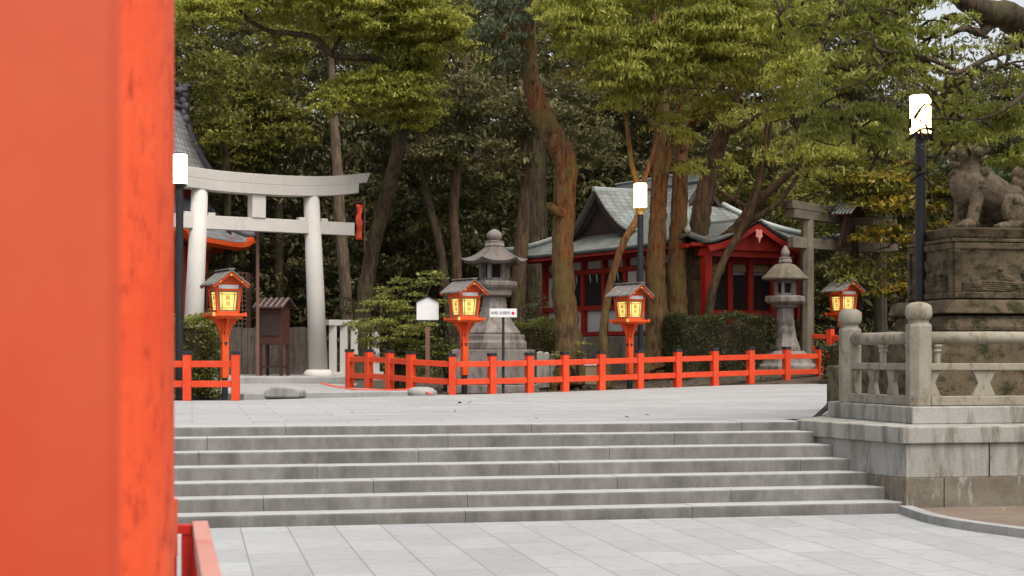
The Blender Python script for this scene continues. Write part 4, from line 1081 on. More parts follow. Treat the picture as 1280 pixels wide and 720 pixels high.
for s in (-1, 1):
    for t in (-1, 1):
        mb = MB()
        for k in range(6): mb.sphere((s*1.30 + .09*s*(k % 2), t*1.22, 8.35 + .2*k), .15, 10, 7)
        mb.box((s*1.32, t*1.2, 9.50), (.42, .36, .12)); mb.box((s*1.42, t*1.22, 9.61), (.40, .28, .09)); mb.build('ridge_ornament', 'tile_grey', pav, bevel=.02)
for sx in (-1, 0, 1):
    for sy in (-1, 0, 1):
        if sx == 0 and sy == 0: continue
        mb = MB(); mb.tube([(sx*1.78, sy*1.78, 0), (sx*1.78, sy*1.78, 4.3)], .15, 16); mb.build('pillar', 'vermilion', pav, smooth=False)
pvb('upper_wall', 'vermilion', (0, 0, 5.4), (2.9, 2.9, 1.7)); pvb('soffit', 'vermilion', (0, 0, 4.47), (5.5, 5.5, .05)); pvb('stone_base', 'granite', (0, 0, .15), (4.6, 4.6, .3))
for k in range(4):
    m = Matrix.Rotation(k*math.pi/2, 3, 'Z')
    c = m @ Vector((0, -1.78, 4.1)); mb = MB(); mb.box((c.x, c.y, 4.1), (3.9, .2, .3), k*math.pi/2); mb.build('tie_beam', 'vermilion', pav)
    mb = MB()
    for i in range(27):
        a = m @ Vector((-2.75 + i*.2115, -1.7, 4.62)); b = m @ Vector((-2.75 + i*.2115, -2.90, 4.40 + .26*abs(i/13-1)**5)); mb.beam(a, b, .09, .10)
    mb.build('rafter', 'vermilion', pav)
    mb = MB(); mb.tube([m @ Vector((2.98*(2*i/12-1), -2.98, 4.36 + .30*abs(2*i/12-1)**5)) for i in range(13)], .15, 6); mb.build('eave_board', 'vermilion', pav)
for sx, sy in ((1, -1), (-1, -1), (1, 1), (-1, 1)):
    pvb('pillar_head', 'gold', (sx*1.78, sy*1.78, 4.34), (.42, .42, .16)); pvb('pillar_head', 'gold', (sx*2.8, sy*2.8, 4.60), (.2, .2, .12))
for k in (0, 1, 2):
    m = Matrix.Rotation(k*math.pi/2, 3, 'Z'); c = m @ Vector((0, 1.78, 2)); mb = MB(); mb.box((c.x, c.y, 2.1), (3.4, .08, 3.6), k*math.pi/2); mb.build('wall_panel', 'hall_red', pav)

# ------------------------------------------------------------------ gate at the camera: platform, pillars and railing
FL = EYE - 1.58
mb = MB(); mb.prism([(-16, -6), (8.6, -6), (8.6, 6.6), (-16, 6.6)], AB(0, 0, -1.1), U, V, (0, 0, FL + 1.1)); struct(mb.build('gate_platform', 'granite', bevel=.01))
mb = MB(); mb.prism([(-16, 6.6), (8.6, 6.6), (8.6, 6.95), (-16, 6.95)], AB(0, 0, -1.1), U, V, (0, 0, FL + 1.1 - .18)); struct(mb.build('gate_step', 'granite', bevel=.01))
g1 = empty('gate_pillar', (-.322, 1.31, FL), R(14)); tag(g1, 'smooth out-of-focus vermilion gate pillar filling the left edge', 'pillar')
mb = MB(); mb.prism([(-.80, 0), (-.01, 0), (0, .01), (0, .48), (-.80, .48)], (0, 0, .3), (1, 0, 0), (0, 1, 0), (0, 0, 3.6)); mb.build('shaft', 'pillar_near', g1, bevel=.012)
stone_b = MB(); stone_b.lathe((-.40, .24, 0), [(.72, 0), (.72, .16), (.66, .26), (.62, .30)], 4, R(45)); stone_b.build('base_stone', 'granite', g1, bevel=.02)
g2 = empty('gate_pillar', (X(215, 4.4) - .28, 4.4, FL), R(2)); tag(g2, 'blotchy vermilion gate pillar just behind the nearest one, its right edge against the stairs', 'pillar')
mb = MB(); mb.lathe((0, 0, 0), [(.28, .28), (.28, 5.2)], 40); mb.build('shaft', 'pillar_far', g2, smooth=False)
mb = MB(); mb.lathe((0, 0, 0), [(.44, 0), (.44, .14), (.36, .26), (.33, .28)], 28); mb.build('base_stone', 'granite', g2)
for p in g2.children: pass
# gate beams overhead, behind the camera
gb_ = empty('gate_beam', (-.8, 1.55, FL + 3.9), 0); tag(gb_, 'vermilion tie beam joining the gate pillars above the view', 'beam')
mb = MB(); mb.beam((-.1, 0, .15), (-.75, 2.95, .15), .3, .3); mb.build('beam_body', 'vermilion', gb_, bevel=.01)
rl = empty('railing', (X(249, 6.5), 6.5, FL), 0); tag(rl, 'dark red gate railing with worn top, pink sky sheen in its paint, at the lower left', 'railing')
E1 = Vector((X(250, 6.5), 6.5, Z(651, 6.5))); E0 = Vector((X(265, 4.86), 4.86, Z(720, 4.86))); dd = (E1 - E0); dd.z = 0; dn = dd.normalized(); E0 = E1 - dn * 3.0
mb = MB(); mb.beam(E0 - Vector((0, 0, .02)), E1 - Vector((0, 0, .02)), .062, .04); tr = child(mb.build('top_rail', 'rail_top', bevel=.004), rl)
lw = MB(); off = Vector((-.045, 0, 0))
lw.beam(E0 + Vector((-.005, 0, -.075)), E1 + Vector((-.005, -.0, -.075)), .045, .068); child(lw.build('rail', 'rail_red', bevel=.004), rl)
lw = MB(); lw.beam(E0 + Vector((-.005, 0, -.45)), E1 + Vector((-.005, 0, -.45)), .045, .09); child(lw.build('rail', 'rail_red', bevel=.004), rl)
for f in (0.02, 1.0, 1.94):
    c = E1 - dn * (.04 + f); mb = MB(); mb.box((c.x - .005, c.y, (FL + E1.z - .11)/2), (.055, .055, E1.z - .11 - FL), TH); child(mb.build('post', 'rail_red', bevel=.004), rl)
cx = E1 - dn * .04
mb = MB(); mb.beam(cx + Vector((-.03, 0, -.03)), cx + Vector((-.34, 0, -.03)), .05, .04); child(mb.build('cross_rail', 'rail_red', bevel=.004), rl)
mb = MB(); mb.beam(cx + Vector((-.03, 0, -.45)), cx + Vector((-.34, 0, -.45)), .045, .09); child(mb.build('cross_rail', 'rail_red', bevel=.004), rl)
mb = MB(); mb.prism([(0, -1.0), (.10, -1.0), (.10, -.05), (0, -.05)], cx + Vector((-.115, .0, 0)), (1, 0, 0), (0, 0, 1), -dn * .02); child(mb.build('board', 'rail_red', bevel=.002), rl)
mb = MB(); c = Vector((X(224, 6.35), 6.35, 0)); mb.box((c.x, c.y, (FL + Z(668, 6.35))/2), (.016, .016, Z(668, 6.35) - FL)); child(mb.build('rod', 'white_paint', bevel=.002), rl)
nb2 = MB(); nb2.box((X(217.5, 5.6) - .02, 5.6, Z(660, 5.6)), (.055, .06, 73*5.6/F)); o = child(nb2.build('bracket', 'vermilion', bevel=.004), rl)

# ================================================================== VEGETATION
TREES = 'trees standing behind the red fence'
tree('tree', 'tree with dark slanting trunk and bright yellow-green crown beyond the pale torii', 'tree', .3,
     [[(447, 442, 46, 24), (455, 380, 46, 20), (464, 320, 46, 19), (482, 250, 45.5, 18), (497, 190, 45, 17), (505, 140, 45, 14), (508, 90, 45, 11), (515, 40, 45, 9), (520, -30, 45, 6)],
      [(505, 150, 45, 9), (498, 100, 44.6, 9), (470, 74, 44.2, 9), (440, 72, 44, 8), (415, 68, 44, 8), (395, 48, 44, 7), (365, 42, 44, 7), (335, 38, 44, 6), (305, 20, 44, 5), (290, -5, 44, 3)],
      [(415, 66, 44, 5), (425, 42, 44, 4), (400, 24, 44, 3)], [(508, 100, 45, 7), (540, 60, 44.6, 5), (575, 40, 44, 3)], [(506, 140, 45, 6), (470, 118, 44.5, 4), (430, 112, 44, 3)]],
     [(475, 118, 60, 34, 44.4, 1.1), (425, 128, 34, 26, 44, .8), (525, 115, 34, 36, 44.4, .9), (500, 75, 50, 26, 45, 1), (455, 20, 80, 34, 44, 1.5), (540, 25, 52, 44, 44, 1.2), (330, 12, 60, 20, 44, 1.2), (250, 22, 38, 24, 43, 1.0), (580, 60, 18, 22, 44, .6), (400, -25, 130, 24, 44, 1.6), (240, 5, 30, 20, 43.5, 1), (520, 155, 26, 14, 45, .6)],
     'bark_dark', 'leaf_bright', .15, .065, 15, 120, 11, (.3, .62), TREES)
tree('tree', 'tall tree with thick S-curved trunk and dark blue-green crown in the middle', 'tree', .2,
     [[(711, 442, 40, 36), (708, 400, 40, 31), (703, 330, 40, 27), (705, 260, 40, 27), (707, 205, 40, 29), (694, 175, 40, 29), (676, 140, 40, 26), (664, 100, 40, 23), (660, 60, 40, 20), (664, 20, 40, 17), (675, -40, 40, 12)],
      [(706, 268, 39.9, 14), (694, 263, 39.6, 12), (687, 257, 39.4, 9)], [(708, 215, 40, 10), (718, 190, 39.8, 8)], [(662, 60, 40, 9), (630, 20, 39.6, 6), (600, -10, 39.2, 3)]],
     [(628, 35, 34, 34, 39.5, .8), (645, 70, 30, 16, 39.3, .6), (600, 60, 18, 22, 39.6, .5), (660, -15, 60, 26, 39.6, 1), (615, 0, 30, 20, 39.4, .7)],
     'bark_red', 'leaf_dark', .17, .055, 10, 95, 12, (.25, .5), TREES, droop=.9)
tree('tree', 'straight reddish trunk just right of the middle street lamp with a pale green crown', 'tree', .4,
     [[(822, 442, 41, 34), (822, 400, 41, 27), (820, 330, 41, 24), (823, 260, 41, 21), (826, 190, 41, 20), (828, 130, 41, 17), (824, 60, 41, 13), (815, -20, 41, 9)],
      [(822, 270, 40.9, 8), (833, 220, 40.7, 7), (842, 170, 40.5, 6), (850, 130, 40, 4)], [(826, 150, 41, 8), (790, 90, 40, 6), (740, 50, 39, 4), (700, 30, 38.5, 2)]],
     [(742, 42, 56, 44, 38, 1.3), (695, 28, 30, 26, 37.6, .8), (772, 96, 46, 30, 38, 1.0), (822, 62, 52, 52, 38.4, 1.2), (760, -10, 90, 26, 38, 1.4), (810, 125, 34, 26, 38.6, .8), (720, 84, 22, 18, 37.8, .5), (825, 150, 22, 14, 38.4, .5), (758, 128, 20, 12, 38.2, .4)],
     'bark_red', 'leaf_camphor', .14, .05, 15, 120, 13, (.28, .55), TREES, droop=.9)
tree('tree', 'mossy straight trunk between the reddish trunk and the darkest trunk', 'tree', .45,
     [[(848, 442, 41.6, 36), (847, 400, 41.6, 28), (846, 330, 41.6, 23), (849, 260, 41.6, 21), (852, 190, 41.6, 18), (858, 130, 41.4, 15), (870, 60, 41, 12), (880, -10, 41, 8)],
      [(853, 170, 41.5, 9), (900, 110, 40, 6), (945, 80, 38.5, 4)]],
     [(880, 45, 56, 44, 38, 1.3), (868, 95, 40, 26, 37.8, .9), (925, 40, 48, 46, 37.4, 1.2), (930, 95, 36, 24, 38, .9), (875, 138, 34, 18, 39, .8), (900, -12, 90, 26, 38, 1.4)],
     'bark_red', 'leaf_camphor', .14, .05, 15, 120, 14, (.28, .55), TREES, droop=.9)
tree('tree', 'darkest thick trunk with a heavy forked bare limb reaching right', 'tree', .5,
     [[(872, 442, 42.4, 40), (870, 390, 42.4, 32), (870, 330, 42.4, 27), (876, 270, 42.4, 25), (888, 215, 42.3, 22), (902, 170, 42, 20), (915, 130, 41.6, 15), (932, 85, 41, 10), (945, 40, 40, 7)],
      [(868, 345, 42.3, 24), (895, 310, 41.8, 20), (925, 284, 41.4, 19), (938, 262, 41.2, 17), (948, 230, 41, 10), (957, 190, 40.8, 8), (963, 158, 40.5, 5), (966, 140, 40.3, 3)],
      [(936, 265, 41.2, 11), (965, 236, 40.8, 10), (990, 215, 40.4, 8), (1004, 203, 40, 6), (1018, 200, 39.6, 4)], [(934, 278, 41.2, 9), (962, 262, 40.9, 8), (985, 238, 40.6, 6), (1004, 208, 40.2, 4)],
      [(936, 262, 41.3, 8), (915, 248, 41.2, 6), (895, 234, 41, 5), (896, 210, 41, 3)], [(958, 188, 40.8, 5), (975, 180, 40.5, 5), (995, 177, 40.2, 4)], [(918, 250, 41.2, 4), (928, 225, 41, 3)], [(903, 168, 42, 10), (925, 158, 41.5, 9), (955, 140, 41, 5)]],
     [(930, 150, 30, 14, 41, .5), (985, 40, 40, 40, 37.5, 1.1), (865, 205, 28, 16, 41, .5), (905, 208, 18, 14, 40.6, .4), (840, 168, 22, 14, 40.5, .5), (1000, 95, 40, 30, 37, 1), (905, 130, 26, 14, 39, .5), (860, 178, 20, 14, 40.2, .4), (1035, 205, 30, 16, 37.4, .5), (1060, 175, 34, 26, 37.4, .6), (980, 140, 24, 24, 38, .7), (1010, 190, 26, 22, 37.4, .6), (960, 195, 8, 8, 40.5, .3)],
     'bark', 'leaf_camphor', .14, .05, 15, 120, 15, (.28, .55), TREES, droop=.9)
tree('tree', 'thin curving bare trunk passing behind the middle street lamp', 'tree', .2,
     [[(756, 446, 39.2, 12), (754, 415, 39.2, 10), (760, 370, 39.2, 10), (770, 330, 39.2, 9), (782, 298, 39.2, 9), (797, 272, 39.2, 9), (799, 240, 39.2, 8), (790, 205, 39.2, 7), (785, 170, 39.2, 6), (780, 130, 39, 4), (775, 90, 39, 3)],
      [(798, 245, 39.2, 6), (812, 205, 39.1, 5), (823, 165, 39, 4), (828, 140, 39, 3)]],
     [(775, 110, 24, 20, 39, .5), (825, 140, 16, 14, 39, .4), (700, 60, 0, 0, 39, 0.0)][:2], 'bark_red', 'leaf_camphor', .14, .05, 9, 80, 16, (.25, .4), TREES)
tree('tree', 'slender leaning trunk crossing the porch of the red hall', 'tree', .5,
     [[(880, 440, 41.2, 12), (887, 385, 41.1, 11), (896, 345, 41, 10), (912, 312, 41, 9), (926, 290, 41, 9), (936, 268, 40.8, 8), (950, 225, 40.6, 6), (956, 180, 40.4, 5), (960, 120, 40, 4)]],
     [(955, 100, 22, 24, 40, .6)], 'bark', 'leaf_mid', .13, .05, 9, 80, 17, (.25, .45), TREES)
# the near tree on the right: trunk out of view, limb across the corner
tree('tree', 'near large tree with dark limb across the upper right corner and drooping leaves', 'tree', .3,
     [[(1420, 430, 23, 70), (1415, 300, 23, 60), (1395, 180, 23, 54), (1345, 90, 23, 50), (1300, 45, 22.6, 44), (1262, 22, 22, 36), (1232, 14, 21.6, 30), (1195, -5, 21.4, 20), (1160, -40, 21.2, 12)],
      [(1240, 18, 21.8, 20), (1228, 40, 21.6, 12), (1205, 36, 21.4, 8), (1182, 46, 21, 5)], [(1300, 45, 22.6, 20), (1262, 60, 21.8, 12), (1230, 75, 21, 7), (1180, 90, 20.6, 5), (1110, 40, 20.4, 3)],
      [(1200, 90, 20.8, 6), (1150, 70, 20.4, 5), (1100, 62, 20.2, 4), (1085, 40, 20.2, 3), (1050, 56, 20.2, 2)], [(1150, 72, 20.4, 4), (1110, 78, 20.3, 3.5), (1085, 100, 20.2, 3), (1040, 113, 20.2, 1.5)],
      [(1300, 60, 22, 14), (1285, 110, 21.2, 8), (1250, 140, 20.9, 4), (1215, 150, 20.9, 2)], [(1395, 180, 23, 20), (1340, 150, 22, 12), (1290, 150, 21.4, 6)],
      [(1160, -40, 21.2, 10), (1080, -60, 20.8, 7), (1010, -30, 20.6, 4), (980, 20, 20.6, 2)]],
     [(1040, 22, 60, 36, 20.8, .45), (1100, 20, 44, 34, 20.6, .45), (1130, 75, 46, 30, 20.6, .45), (1060, 88, 50, 32, 20.6, .4), (1020, 150, 34, 36, 21.4, .35), (1080, 155, 52, 36, 21.2, .4), (1170, 122, 36, 34, 22.2, .3),
      (1200, 160, 56, 26, 21.8, .4), (1255, 175, 44, 40, 21.8, .5), (1275, 120, 18, 14, 22, .3), (1170, 40, 16, 12, 21, .3), (1235, 62, 26, 9, 21.2, .2), (1265, 55, 20, 14, 21.4, .3), (1195, 96, 20, 10, 21, .3), (1270, 88, 24, 14, 21.2, .25), (1205, 28, 22, 8, 21, .15), (1180, 68, 14, 14, 20.8, .2), (1250, 145, 40, 18, 22, .3), (1210, 130, 50, 20, 22.5, .3), (1190, 178, 40, 18, 22.6, .3), (1270, 200, 26, 14, 22.3, .2), (1150, 165, 34, 24, 22.4, .3), (1150, 215, 20, 10, 22.6, .2), (1105, 190, 30, 18, 21.6, .3), (980, 10, 26, 20, 20.8, .3), (1140, -8, 60, 14, 20.6, .4)],
     'bark_dark', 'leaf_right', .098, .034, 55, 95, 18, (.14, .3), None, droop=.75, clear=[(1133, 1169, 116, 176, .035), (1141, 1160, 176, 330, .02), (1172, 1235, 178, 232, .35), (1172, 1262, 38, 96, .42)])
# twigs in front of the nearest lamp
# mid-distance trees seen as trunks and dull crowns
MID = 'trees at the edge of the wood'
mids = [('tall pale straight trunk rising behind the right leg of the pale torii', 50, [(436, 440, 16), (430, 340, 15), (424, 260, 14), (420, 190, 12), (415, 110, 10), (412, 40, 8), (410, -20, 6)], [(400, -20, 60, 30, 1), (360, 60, 50, 26, 1), (345, 95, 36, 20, 1)], 'bark_pale', 'leaf_mid'),
        ('slim brown trunk forking low, left of the large stone lantern', 54, [(572, 430, 14), (571, 330, 13), (567, 270, 12), (571, 215, 12), (577, 165, 10), (580, 110, 8), (585, 40, 5)], [(590, 120, 40, 34, 1.2), (560, 190, 30, 20, 1)], 'bark', 'leaf_wood'),
        ('slim grey trunk leaning left between the slanting trunk and the brown one', 54, [(566, 440, 12), (552, 320, 11), (540, 270, 10), (528, 215, 10), (524, 170, 8), (522, 110, 5)], [(520, 120, 30, 22, 1), (540, 195, 30, 24, 1)], 'bark_dark', 'leaf_wood'),
        ('brown trunk rising right behind the large stone lantern', 48, [(648, 440, 22), (650, 330, 19), (655, 270, 17), (657, 215, 13), (655, 160, 10), (650, 100, 7)], [(650, 140, 36, 30, 1), (620, 200, 34, 22, 1), (690, 150, 30, 26, 1)], 'bark', 'leaf_wood'),
        ('wide dark trunk in shade left of the S-curved trunk', 52, [(674, 440, 30), (672, 330, 26), (672, 260, 24), (674, 180, 20), (676, 100, 14)], [(720, 120, 30, 30, 1), (735, 180, 36, 34, 1)], 'bark_dark', 'leaf_wood'),
        ('slender trunk seen through the opening of the pale torii', 56, [(350, 440, 12), (349, 330, 11), (348, 250, 11), (340, 190, 9), (325, 140, 7), (312, 105, 5)], [(300, 110, 50, 40, 1.4), (345, 160, 44, 36, 1.2), (300, 190, 40, 30, 1.2)], 'bark_dark', 'leaf_mid'),
        ('shadowy tree beside the grey tiled roof', 53, [(285, 440, 12), (284, 300, 11), (282, 200, 9), (270, 120, 7)], [(260, 90, 34, 30, 1.2), (275, 150, 26, 40, 1), (240, 55, 14, 12, .8)], 'bark_dark', 'leaf_mid'),
        ('bushy yellow-green tree above the porch roof of the red hall', 47, [(925, 440, 14), (925, 330, 12), (918, 270, 10), (915, 210, 8)], [(905, 225, 40, 34, 1), (960, 215, 34, 40, 1), (940, 170, 40, 24, 1), (1000, 250, 30, 40, 1)], 'bark_dark', 'leaf_mid'),
        ('light green tree with sprays hanging over the lintel of the old torii', 42.6, [(1070, 440, 14), (1072, 350, 12), (1066, 290, 9), (1060, 240, 6)], [(1045, 225, 50, 30, 1), (1100, 240, 46, 30, 1), (1070, 355, 24, 30, .8), (1030, 284, 18, 20, .4), (1010, 252, 16, 10, .3), (1080, 190, 60, 24, 1)], 'bark_dark', 'leaf_mid'),
        ('yellow and orange autumn tree beside the nearest lamp pole', 42, [(1145, 440, 12), (1142, 360, 10), (1130, 300, 8), (1120, 250, 6)], [(1120, 300, 50, 20, .9), (1165, 250, 30, 34, .8), (1125, 225, 30, 20, .8), (1060, 222, 34, 9, .6), (1110, 255, 34, 16, .8), (1135, 345, 24, 26, .8), (1175, 300, 20, 26, .7)], 'bark_dark', 'leaf_autumn'),
        ('dark evergreen behind the lion-dog statue', 42, [(1230, 440, 16), (1232, 330, 14), (1236, 250, 10)], [(1235, 230, 60, 50, 1), (1275, 270, 40, 60, 1), (1190, 220, 34, 34, 1), (1255, 160, 50, 30, 1)], 'bark_dark', 'leaf_dark')]
for i, (lb, d, tr_, ms, bk, lf_) in enumerate(mids):
    tree('tree', lb, 'tree', .35, [[(x, y, d, w) for x, y, w in tr_]], [(cx, cy, rx, ry, d - .5, h) for cx, cy, rx, ry, h in ms], bk, lf_, .17, .08, 10, 90, 40 + i, (.35, .7), MID)

# far-off wood covering the hillside: one mass
rng = np.random.default_rng(77)
n = 15000; C = []; T = []
for k in range(n):
    d = rng.uniform(55, 80); px = rng.uniform(60, 1440); py = rng.uniform(-45, 425)
    x = X(px, d); z = Z(py, d)
    if z < zg(x, d) - .3: continue
    if px > 1130 and py < 105 + 18*math.sin(px*.06) and rng.random() > .10: continue
    if px > 1190 and py < 18: continue
    if (px - 258)**2 + (py - 34)**2 < 17**2 or (px - 930)**2 + (py - 35)**2 < 7**2: continue
    m = rng.integers(26, 46); rr = rng.uniform(.5, 1.2)
    p = rng.normal(0, 1, (m, 3)); p /= np.linalg.norm(p, axis=1)[:, None]; p[:, 2] = np.abs(p[:, 2]) - .2
    C.append(np.array([x, d, z]) + p * (rng.uniform(.4, 1, m)**.5)[:, None] * rr * np.array([1, 1, .6])); T.append(np.clip(rng.normal(rng.uniform(.05, .7), .16, m), 0, 1))
C = np.concatenate(C); T = np.concatenate(T)
o = leaf_mesh('woodland', C, T, .24, .12, 'leaf_wood', None, rng); tag(o, 'dense dusky wood rising on the hillside behind everything', 'woodland', None, 'stuff')
# undergrowth at its foot
n = 900; C = []; T = []
for k in range(n):
    d = rng.uniform(48.5, 56); px = rng.uniform(200, 1400)
    if px > 640 and d < 53: continue
    x = X(px, d); m = 40; p = rng.normal(0, 1, (m, 3)); p /= np.linalg.norm(p, axis=1)[:, None]; p[:, 2] = np.abs(p[:, 2])
    C.append(np.array([x, d, zg(x, d)]) + p * rng.uniform(.5, 1.0, (m, 1)) * rng.uniform(.5, 1.5) * np.array([1, .7, 1])); T.append(np.clip(rng.normal(rng.uniform(.2, .7), .15, m), 0, 1))
C = np.concatenate(C); T = np.concatenate(T)
o = leaf_mesh('undergrowth', C, T, .12, .06, 'leaf_wood', None, rng); tag(o, 'low leafy undergrowth along the foot of the wood', 'undergrowth', None, 'stuff')

# hedges and shrubs
def hedge(name, label, x0, x1, d0, d1, z0, h, w, leaf='leaf_hedge', dens=1500, L=.06, W=.03, seed=1, group=None, bulge=.1):
    rg = np.random.default_rng(seed); a, b = np.array([x0, d0]), np.array([x1, d1]); t = b - a; ln = np.linalg.norm(t); t = t/ln; nrm = np.array([-t[1], t[0]])
    root = empty(name, ((x0+x1)/2, (d0+d1)/2, z0)); tag(root, label, 'hedge', group)
    area = ln*h*2 + ln*w + 2*w*h; n = int(area * dens)
    f = rg.uniform(0, 1, n); s = rg.uniform(-.5, .5, n)*ln; q = rg.uniform(-.5, .5, n)*w; z = rg.uniform(0, h, n)
    side = rg.choice(5, n, p=np.array([ln*h, ln*h, ln*w, w*h, w*h])/area)
    q = np.where(side == 0, -w/2, np.where(side == 1, w/2, q)); z = np.where(side == 2, h, z); s = np.where(side == 3, -ln/2, np.where(side == 4, ln/2, s))
    lump = .07*np.sin(s*3.1 + z*4) + .05*np.sin(s*7.3 + q*5 + 1) + rg.normal(0, .035, n)
    dn_ = np.abs(rg.normal(0, .06, n))
    ex = np.where(side == 2, h + lump - dn_, z); z = np.where(side == 2, ex, z * (1 + lump/h*.6))
    q = np.where(side == 0, -w/2 - lump + dn_, np.where(side == 1, w/2 + lump - dn_, q)); rcorn = np.clip((z - h*.82)/(h*.18), 0, 1); q = q * (1 - .22*rcorn**2)
    C = np.stack([t[0]*s + nrm[0]*q, t[1]*s + nrm[1]*q, z], 1)
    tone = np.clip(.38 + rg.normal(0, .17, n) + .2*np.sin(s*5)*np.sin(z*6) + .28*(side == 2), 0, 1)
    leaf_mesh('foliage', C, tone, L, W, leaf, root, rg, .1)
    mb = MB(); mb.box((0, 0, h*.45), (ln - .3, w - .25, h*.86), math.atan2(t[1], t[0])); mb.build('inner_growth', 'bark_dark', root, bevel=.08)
    return root
hedge('hedge', 'long dark clipped hedge in front of the red hall porch', X(838, 40.2) , X(962, 40.8), 40.2, 41.2, .2, 1.64, .9, seed=3)
hedge('hedge', 'short clipped hedge right of the small stone lantern', X(985, 42.6), X(1004, 42.8), 42.9, 43.2, .25, 1.5, .8, seed=8)
hedge('hedge', 'green hedge with flat top between the large stone lantern and the S-curved trunk', X(645, 41.6), X(702, 41), 41.8, 41.4, .1, 1.62, .9, 'leaf_pine', 1400, seed=4)
hedge('hedge', 'round leafy hedge behind the left red lantern', X(205, 32.6), X(270, 32.6), 32.8, 33.0, .02, 1.6, 1.1, 'leaf_pine', 1500, .07, .035, seed=5)
hedge('hedge', 'dark low shrub mass behind the stone balustrade', X(1040, 38), X(1180, 36), 38.5, 37, .2, .9, .8, seed=6)
def shrub(label, px, d, z0, ells, leaf, L, W, per, lv, seed, rs=(.2, .38), group=None, stems=None):
    root = empty('shrub', (X(px, d), d, z0)); tag(root, label, 'shrub', group); off = Vector(root.location)
    mb = MB(); rd = random.Random(seed)
    for cx, cy, rx, ry, dd, h in ells: 
        e = P(cx, cy, dd) - off; limb(mb, [(rd.uniform(-.1, .1), rd.uniform(-.1, .1), -.1), (e.x*.3, e.y*.3, e.z*.5), (e.x, e.y, e.z)], [.05, .035, .015], 4, 6)
    mb.build('stem', 'bark_dark', root, smooth=True)
    rg = np.random.default_rng(seed); C, T = clumps(ell_px(ells), per, lv, rg, rs, .45)
    leaf_mesh('foliage', C - np.array(off)[None], T, L, W, leaf, root, rg, .1); return root
shrub('large layered yellow-green shrub beside the pale stone fence', 500, 38.5, .1,
      [(515, 352, 30, 7, 38.5, .5), (545, 345, 12, 6, 38.5, .3), (490, 366, 26, 8, 38.4, .5), (480, 385, 32, 9, 38, .6), (520, 380, 34, 12, 38.4, .6), (468, 408, 28, 10, 37.8, .6), (505, 408, 42, 12, 38, .7), (480, 428, 34, 10, 38, .6), (535, 405, 20, 20, 39, .5), (525, 432, 36, 14, 38.6, .6), (488, 447, 40, 8, 38.2, .6)],
      'leaf_pine', .10, .035, 42, 105, 21)
shrub('dark bushy shrub behind the middle red lantern, right of the white board', 560, 38.8, .1, [(557, 415, 24, 26, 38.8, .7), (565, 445, 26, 16, 38.6, .6), (545, 440, 20, 18, 38.8, .5)], 'leaf_hedge', .09, .04, 22, 80, 22)
shrub('small round shrub against the white hall wall', 668, 43.5, .2, [(667, 378, 16, 12, 43.5, .6), (668, 396, 15, 12, 43.5, .5)], 'leaf_hedge', .09, .04, 22, 90, 23)
shrub('loose shrub at the foot of the S-curved trunk', 722, 39.5, .15, [(722, 436, 14, 12, 39.5, .4), (708, 452, 18, 10, 39.2, .4), (690, 440, 10, 10, 39.6, .3)], 'leaf_pine', .09, .035, 30, 60, 24)
shrub('low grey-green shrub under the slanting trunk', 415, 47.5, .3, [(420, 385, 30, 14, 48.5, .6), (455, 392, 22, 12, 48.5, .5)], 'leaf_wood', .13, .06, 10, 80, 25, (.3, .5))
shrub('leafy bush behind the stone balustrade, left of the pedestal', 1120, 29, .2, [(1105, 452, 22, 14, 29.5, .4), (1150, 446, 26, 14, 29, .4)], 'leaf_hedge', .07, .03, 40, 60, 26, (.15, .25))
# fallen leaves and tufts
rg = np.random.default_rng(31); n = 2600
x = rg.uniform(-8, 11, n); y = rg.uniform(31.5, 46, n); keep = []
for k in range(n):
    fence_y = 34.9 + (x[k] + 1.29) * .555 if x[k] > -1.3 else 36
    if y[k] < fence_y: continue
    if x[k] < -2.2: continue
    keep.append((x[k], y[k], zg(x[k], y[k]) + .015))
K = np.array(keep); o = leaf_mesh('fallen_leaves', K, rg.uniform(0, 1, len(K)), .09, .05, 'leaf_brown', None, rg, 0); tag(o, 'brown fallen leaves scattered over the planted bed', 'leaves', None, 'stuff')
n = 500; a = rg.uniform(9.3, 13, n); b = rg.uniform(13.2, 17.6, n); K = np.stack([a*U.x + b*V.x, a*U.y + b*V.y, np.full(n, -.94)], 1)
c0 = AB(10.35, 15.6); K2 = rg.normal(0, 1, (500, 3)) * np.array([.45, .25, .03]) + np.array([c0.x, c0.y, -.92])
K = np.concatenate([K[:120], K2]); o = leaf_mesh('grass', K, rg.uniform(.2, 1, len(K)), .07, .02, 'leaf_pine', None, rg, -.8); tag(o, 'sparse grass tufts in the soil by the retaining wall', 'grass', None, 'stuff')
K = []
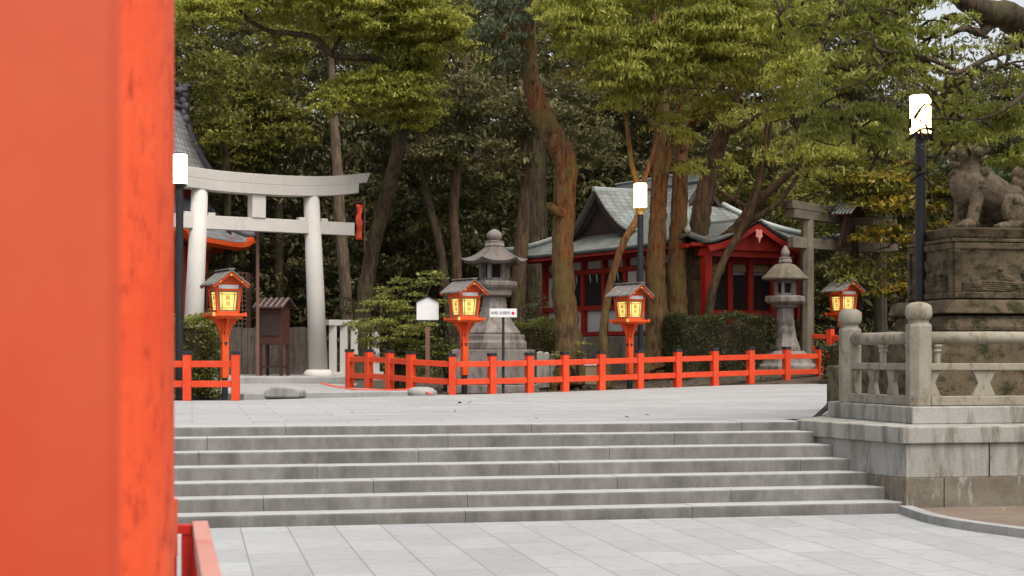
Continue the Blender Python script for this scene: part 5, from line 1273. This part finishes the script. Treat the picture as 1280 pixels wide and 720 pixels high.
for k in range(9):
    a = rg.uniform(-3, 8); b = rg.uniform(18.3, 29); p = AB(a, b); 
    z = zt(p.x, p.y) if b > B0 + .3 else None
    if z is None: continue
    K.append((p.x, p.y, z + .012))
o = leaf_mesh('fallen_leaves', np.array(K), rg.uniform(.3, 1, len(K)), .08, .05, 'leaf_brown', None, rg, 0); tag(o, 'a few stray fallen leaves on the pale terrace paving', 'leaves', None, 'stuff')

# ================================================================== LIGHT, SKY, CAMERA
w = bpy.data.worlds.new('World'); scene.world = w; w.use_nodes = True; nt = w.node_tree
bg = nt.nodes['Background']; sky = nt.nodes.new('ShaderNodeTexSky'); sky.sky_type = 'NISHITA'; sky.sun_disc = False
SE, SR = R(62), R(150)
sky.sun_elevation = SE; sky.sun_rotation = SR; sky.dust_density = 5; sky.air_density = 1.0; sky.ozone_density = 1.0
hs = nt.nodes.new('ShaderNodeHueSaturation'); hs.inputs['Saturation'].default_value = .28; hs.inputs['Value'].default_value = 1.0
nt.links.new(sky.outputs[0], hs.inputs['Color']); nt.links.new(hs.outputs[0], bg.inputs[0]); bg.inputs[1].default_value = .15
sd = bpy.data.lights.new('sun', 'SUN'); sd.energy = 1.5; sd.angle = R(35); sd.color = (1, .92, .80)
so = bpy.data.objects.new('sun', sd); col.objects.link(so)
dirv = Vector((math.sin(SR) * math.cos(SE), math.cos(SR) * math.cos(SE), math.sin(SE)))   # towards the sun
so.rotation_euler = dirv.to_track_quat('Z', 'Y').to_euler(); so.location = dirv * 30
cd = bpy.data.cameras.new('camera'); cam = bpy.data.objects.new('camera', cd); col.objects.link(cam)
cam.location = (0, 0, EYE); cam.rotation_euler = (R(90), 0, 0)
cd.sensor_width = 36; cd.lens = 36 * F / 1280; cd.shift_y = (YH - 360) / 1280; cd.clip_start = .05; cd.clip_end = 2000
cd.dof.use_dof = True; cd.dof.focus_distance = 33; cd.dof.aperture_fstop = 5.0
scene.camera = cam
vs = scene.view_settings; vs.view_transform = 'Standard'; vs.look = 'None'; vs.exposure = 0.75; vs.gamma = 1; vs.use_curve_mapping = False
scene.cycles.max_bounces = 6; scene.cycles.transparent_max_bounces = 4
scene.cycles.use_denoising = True
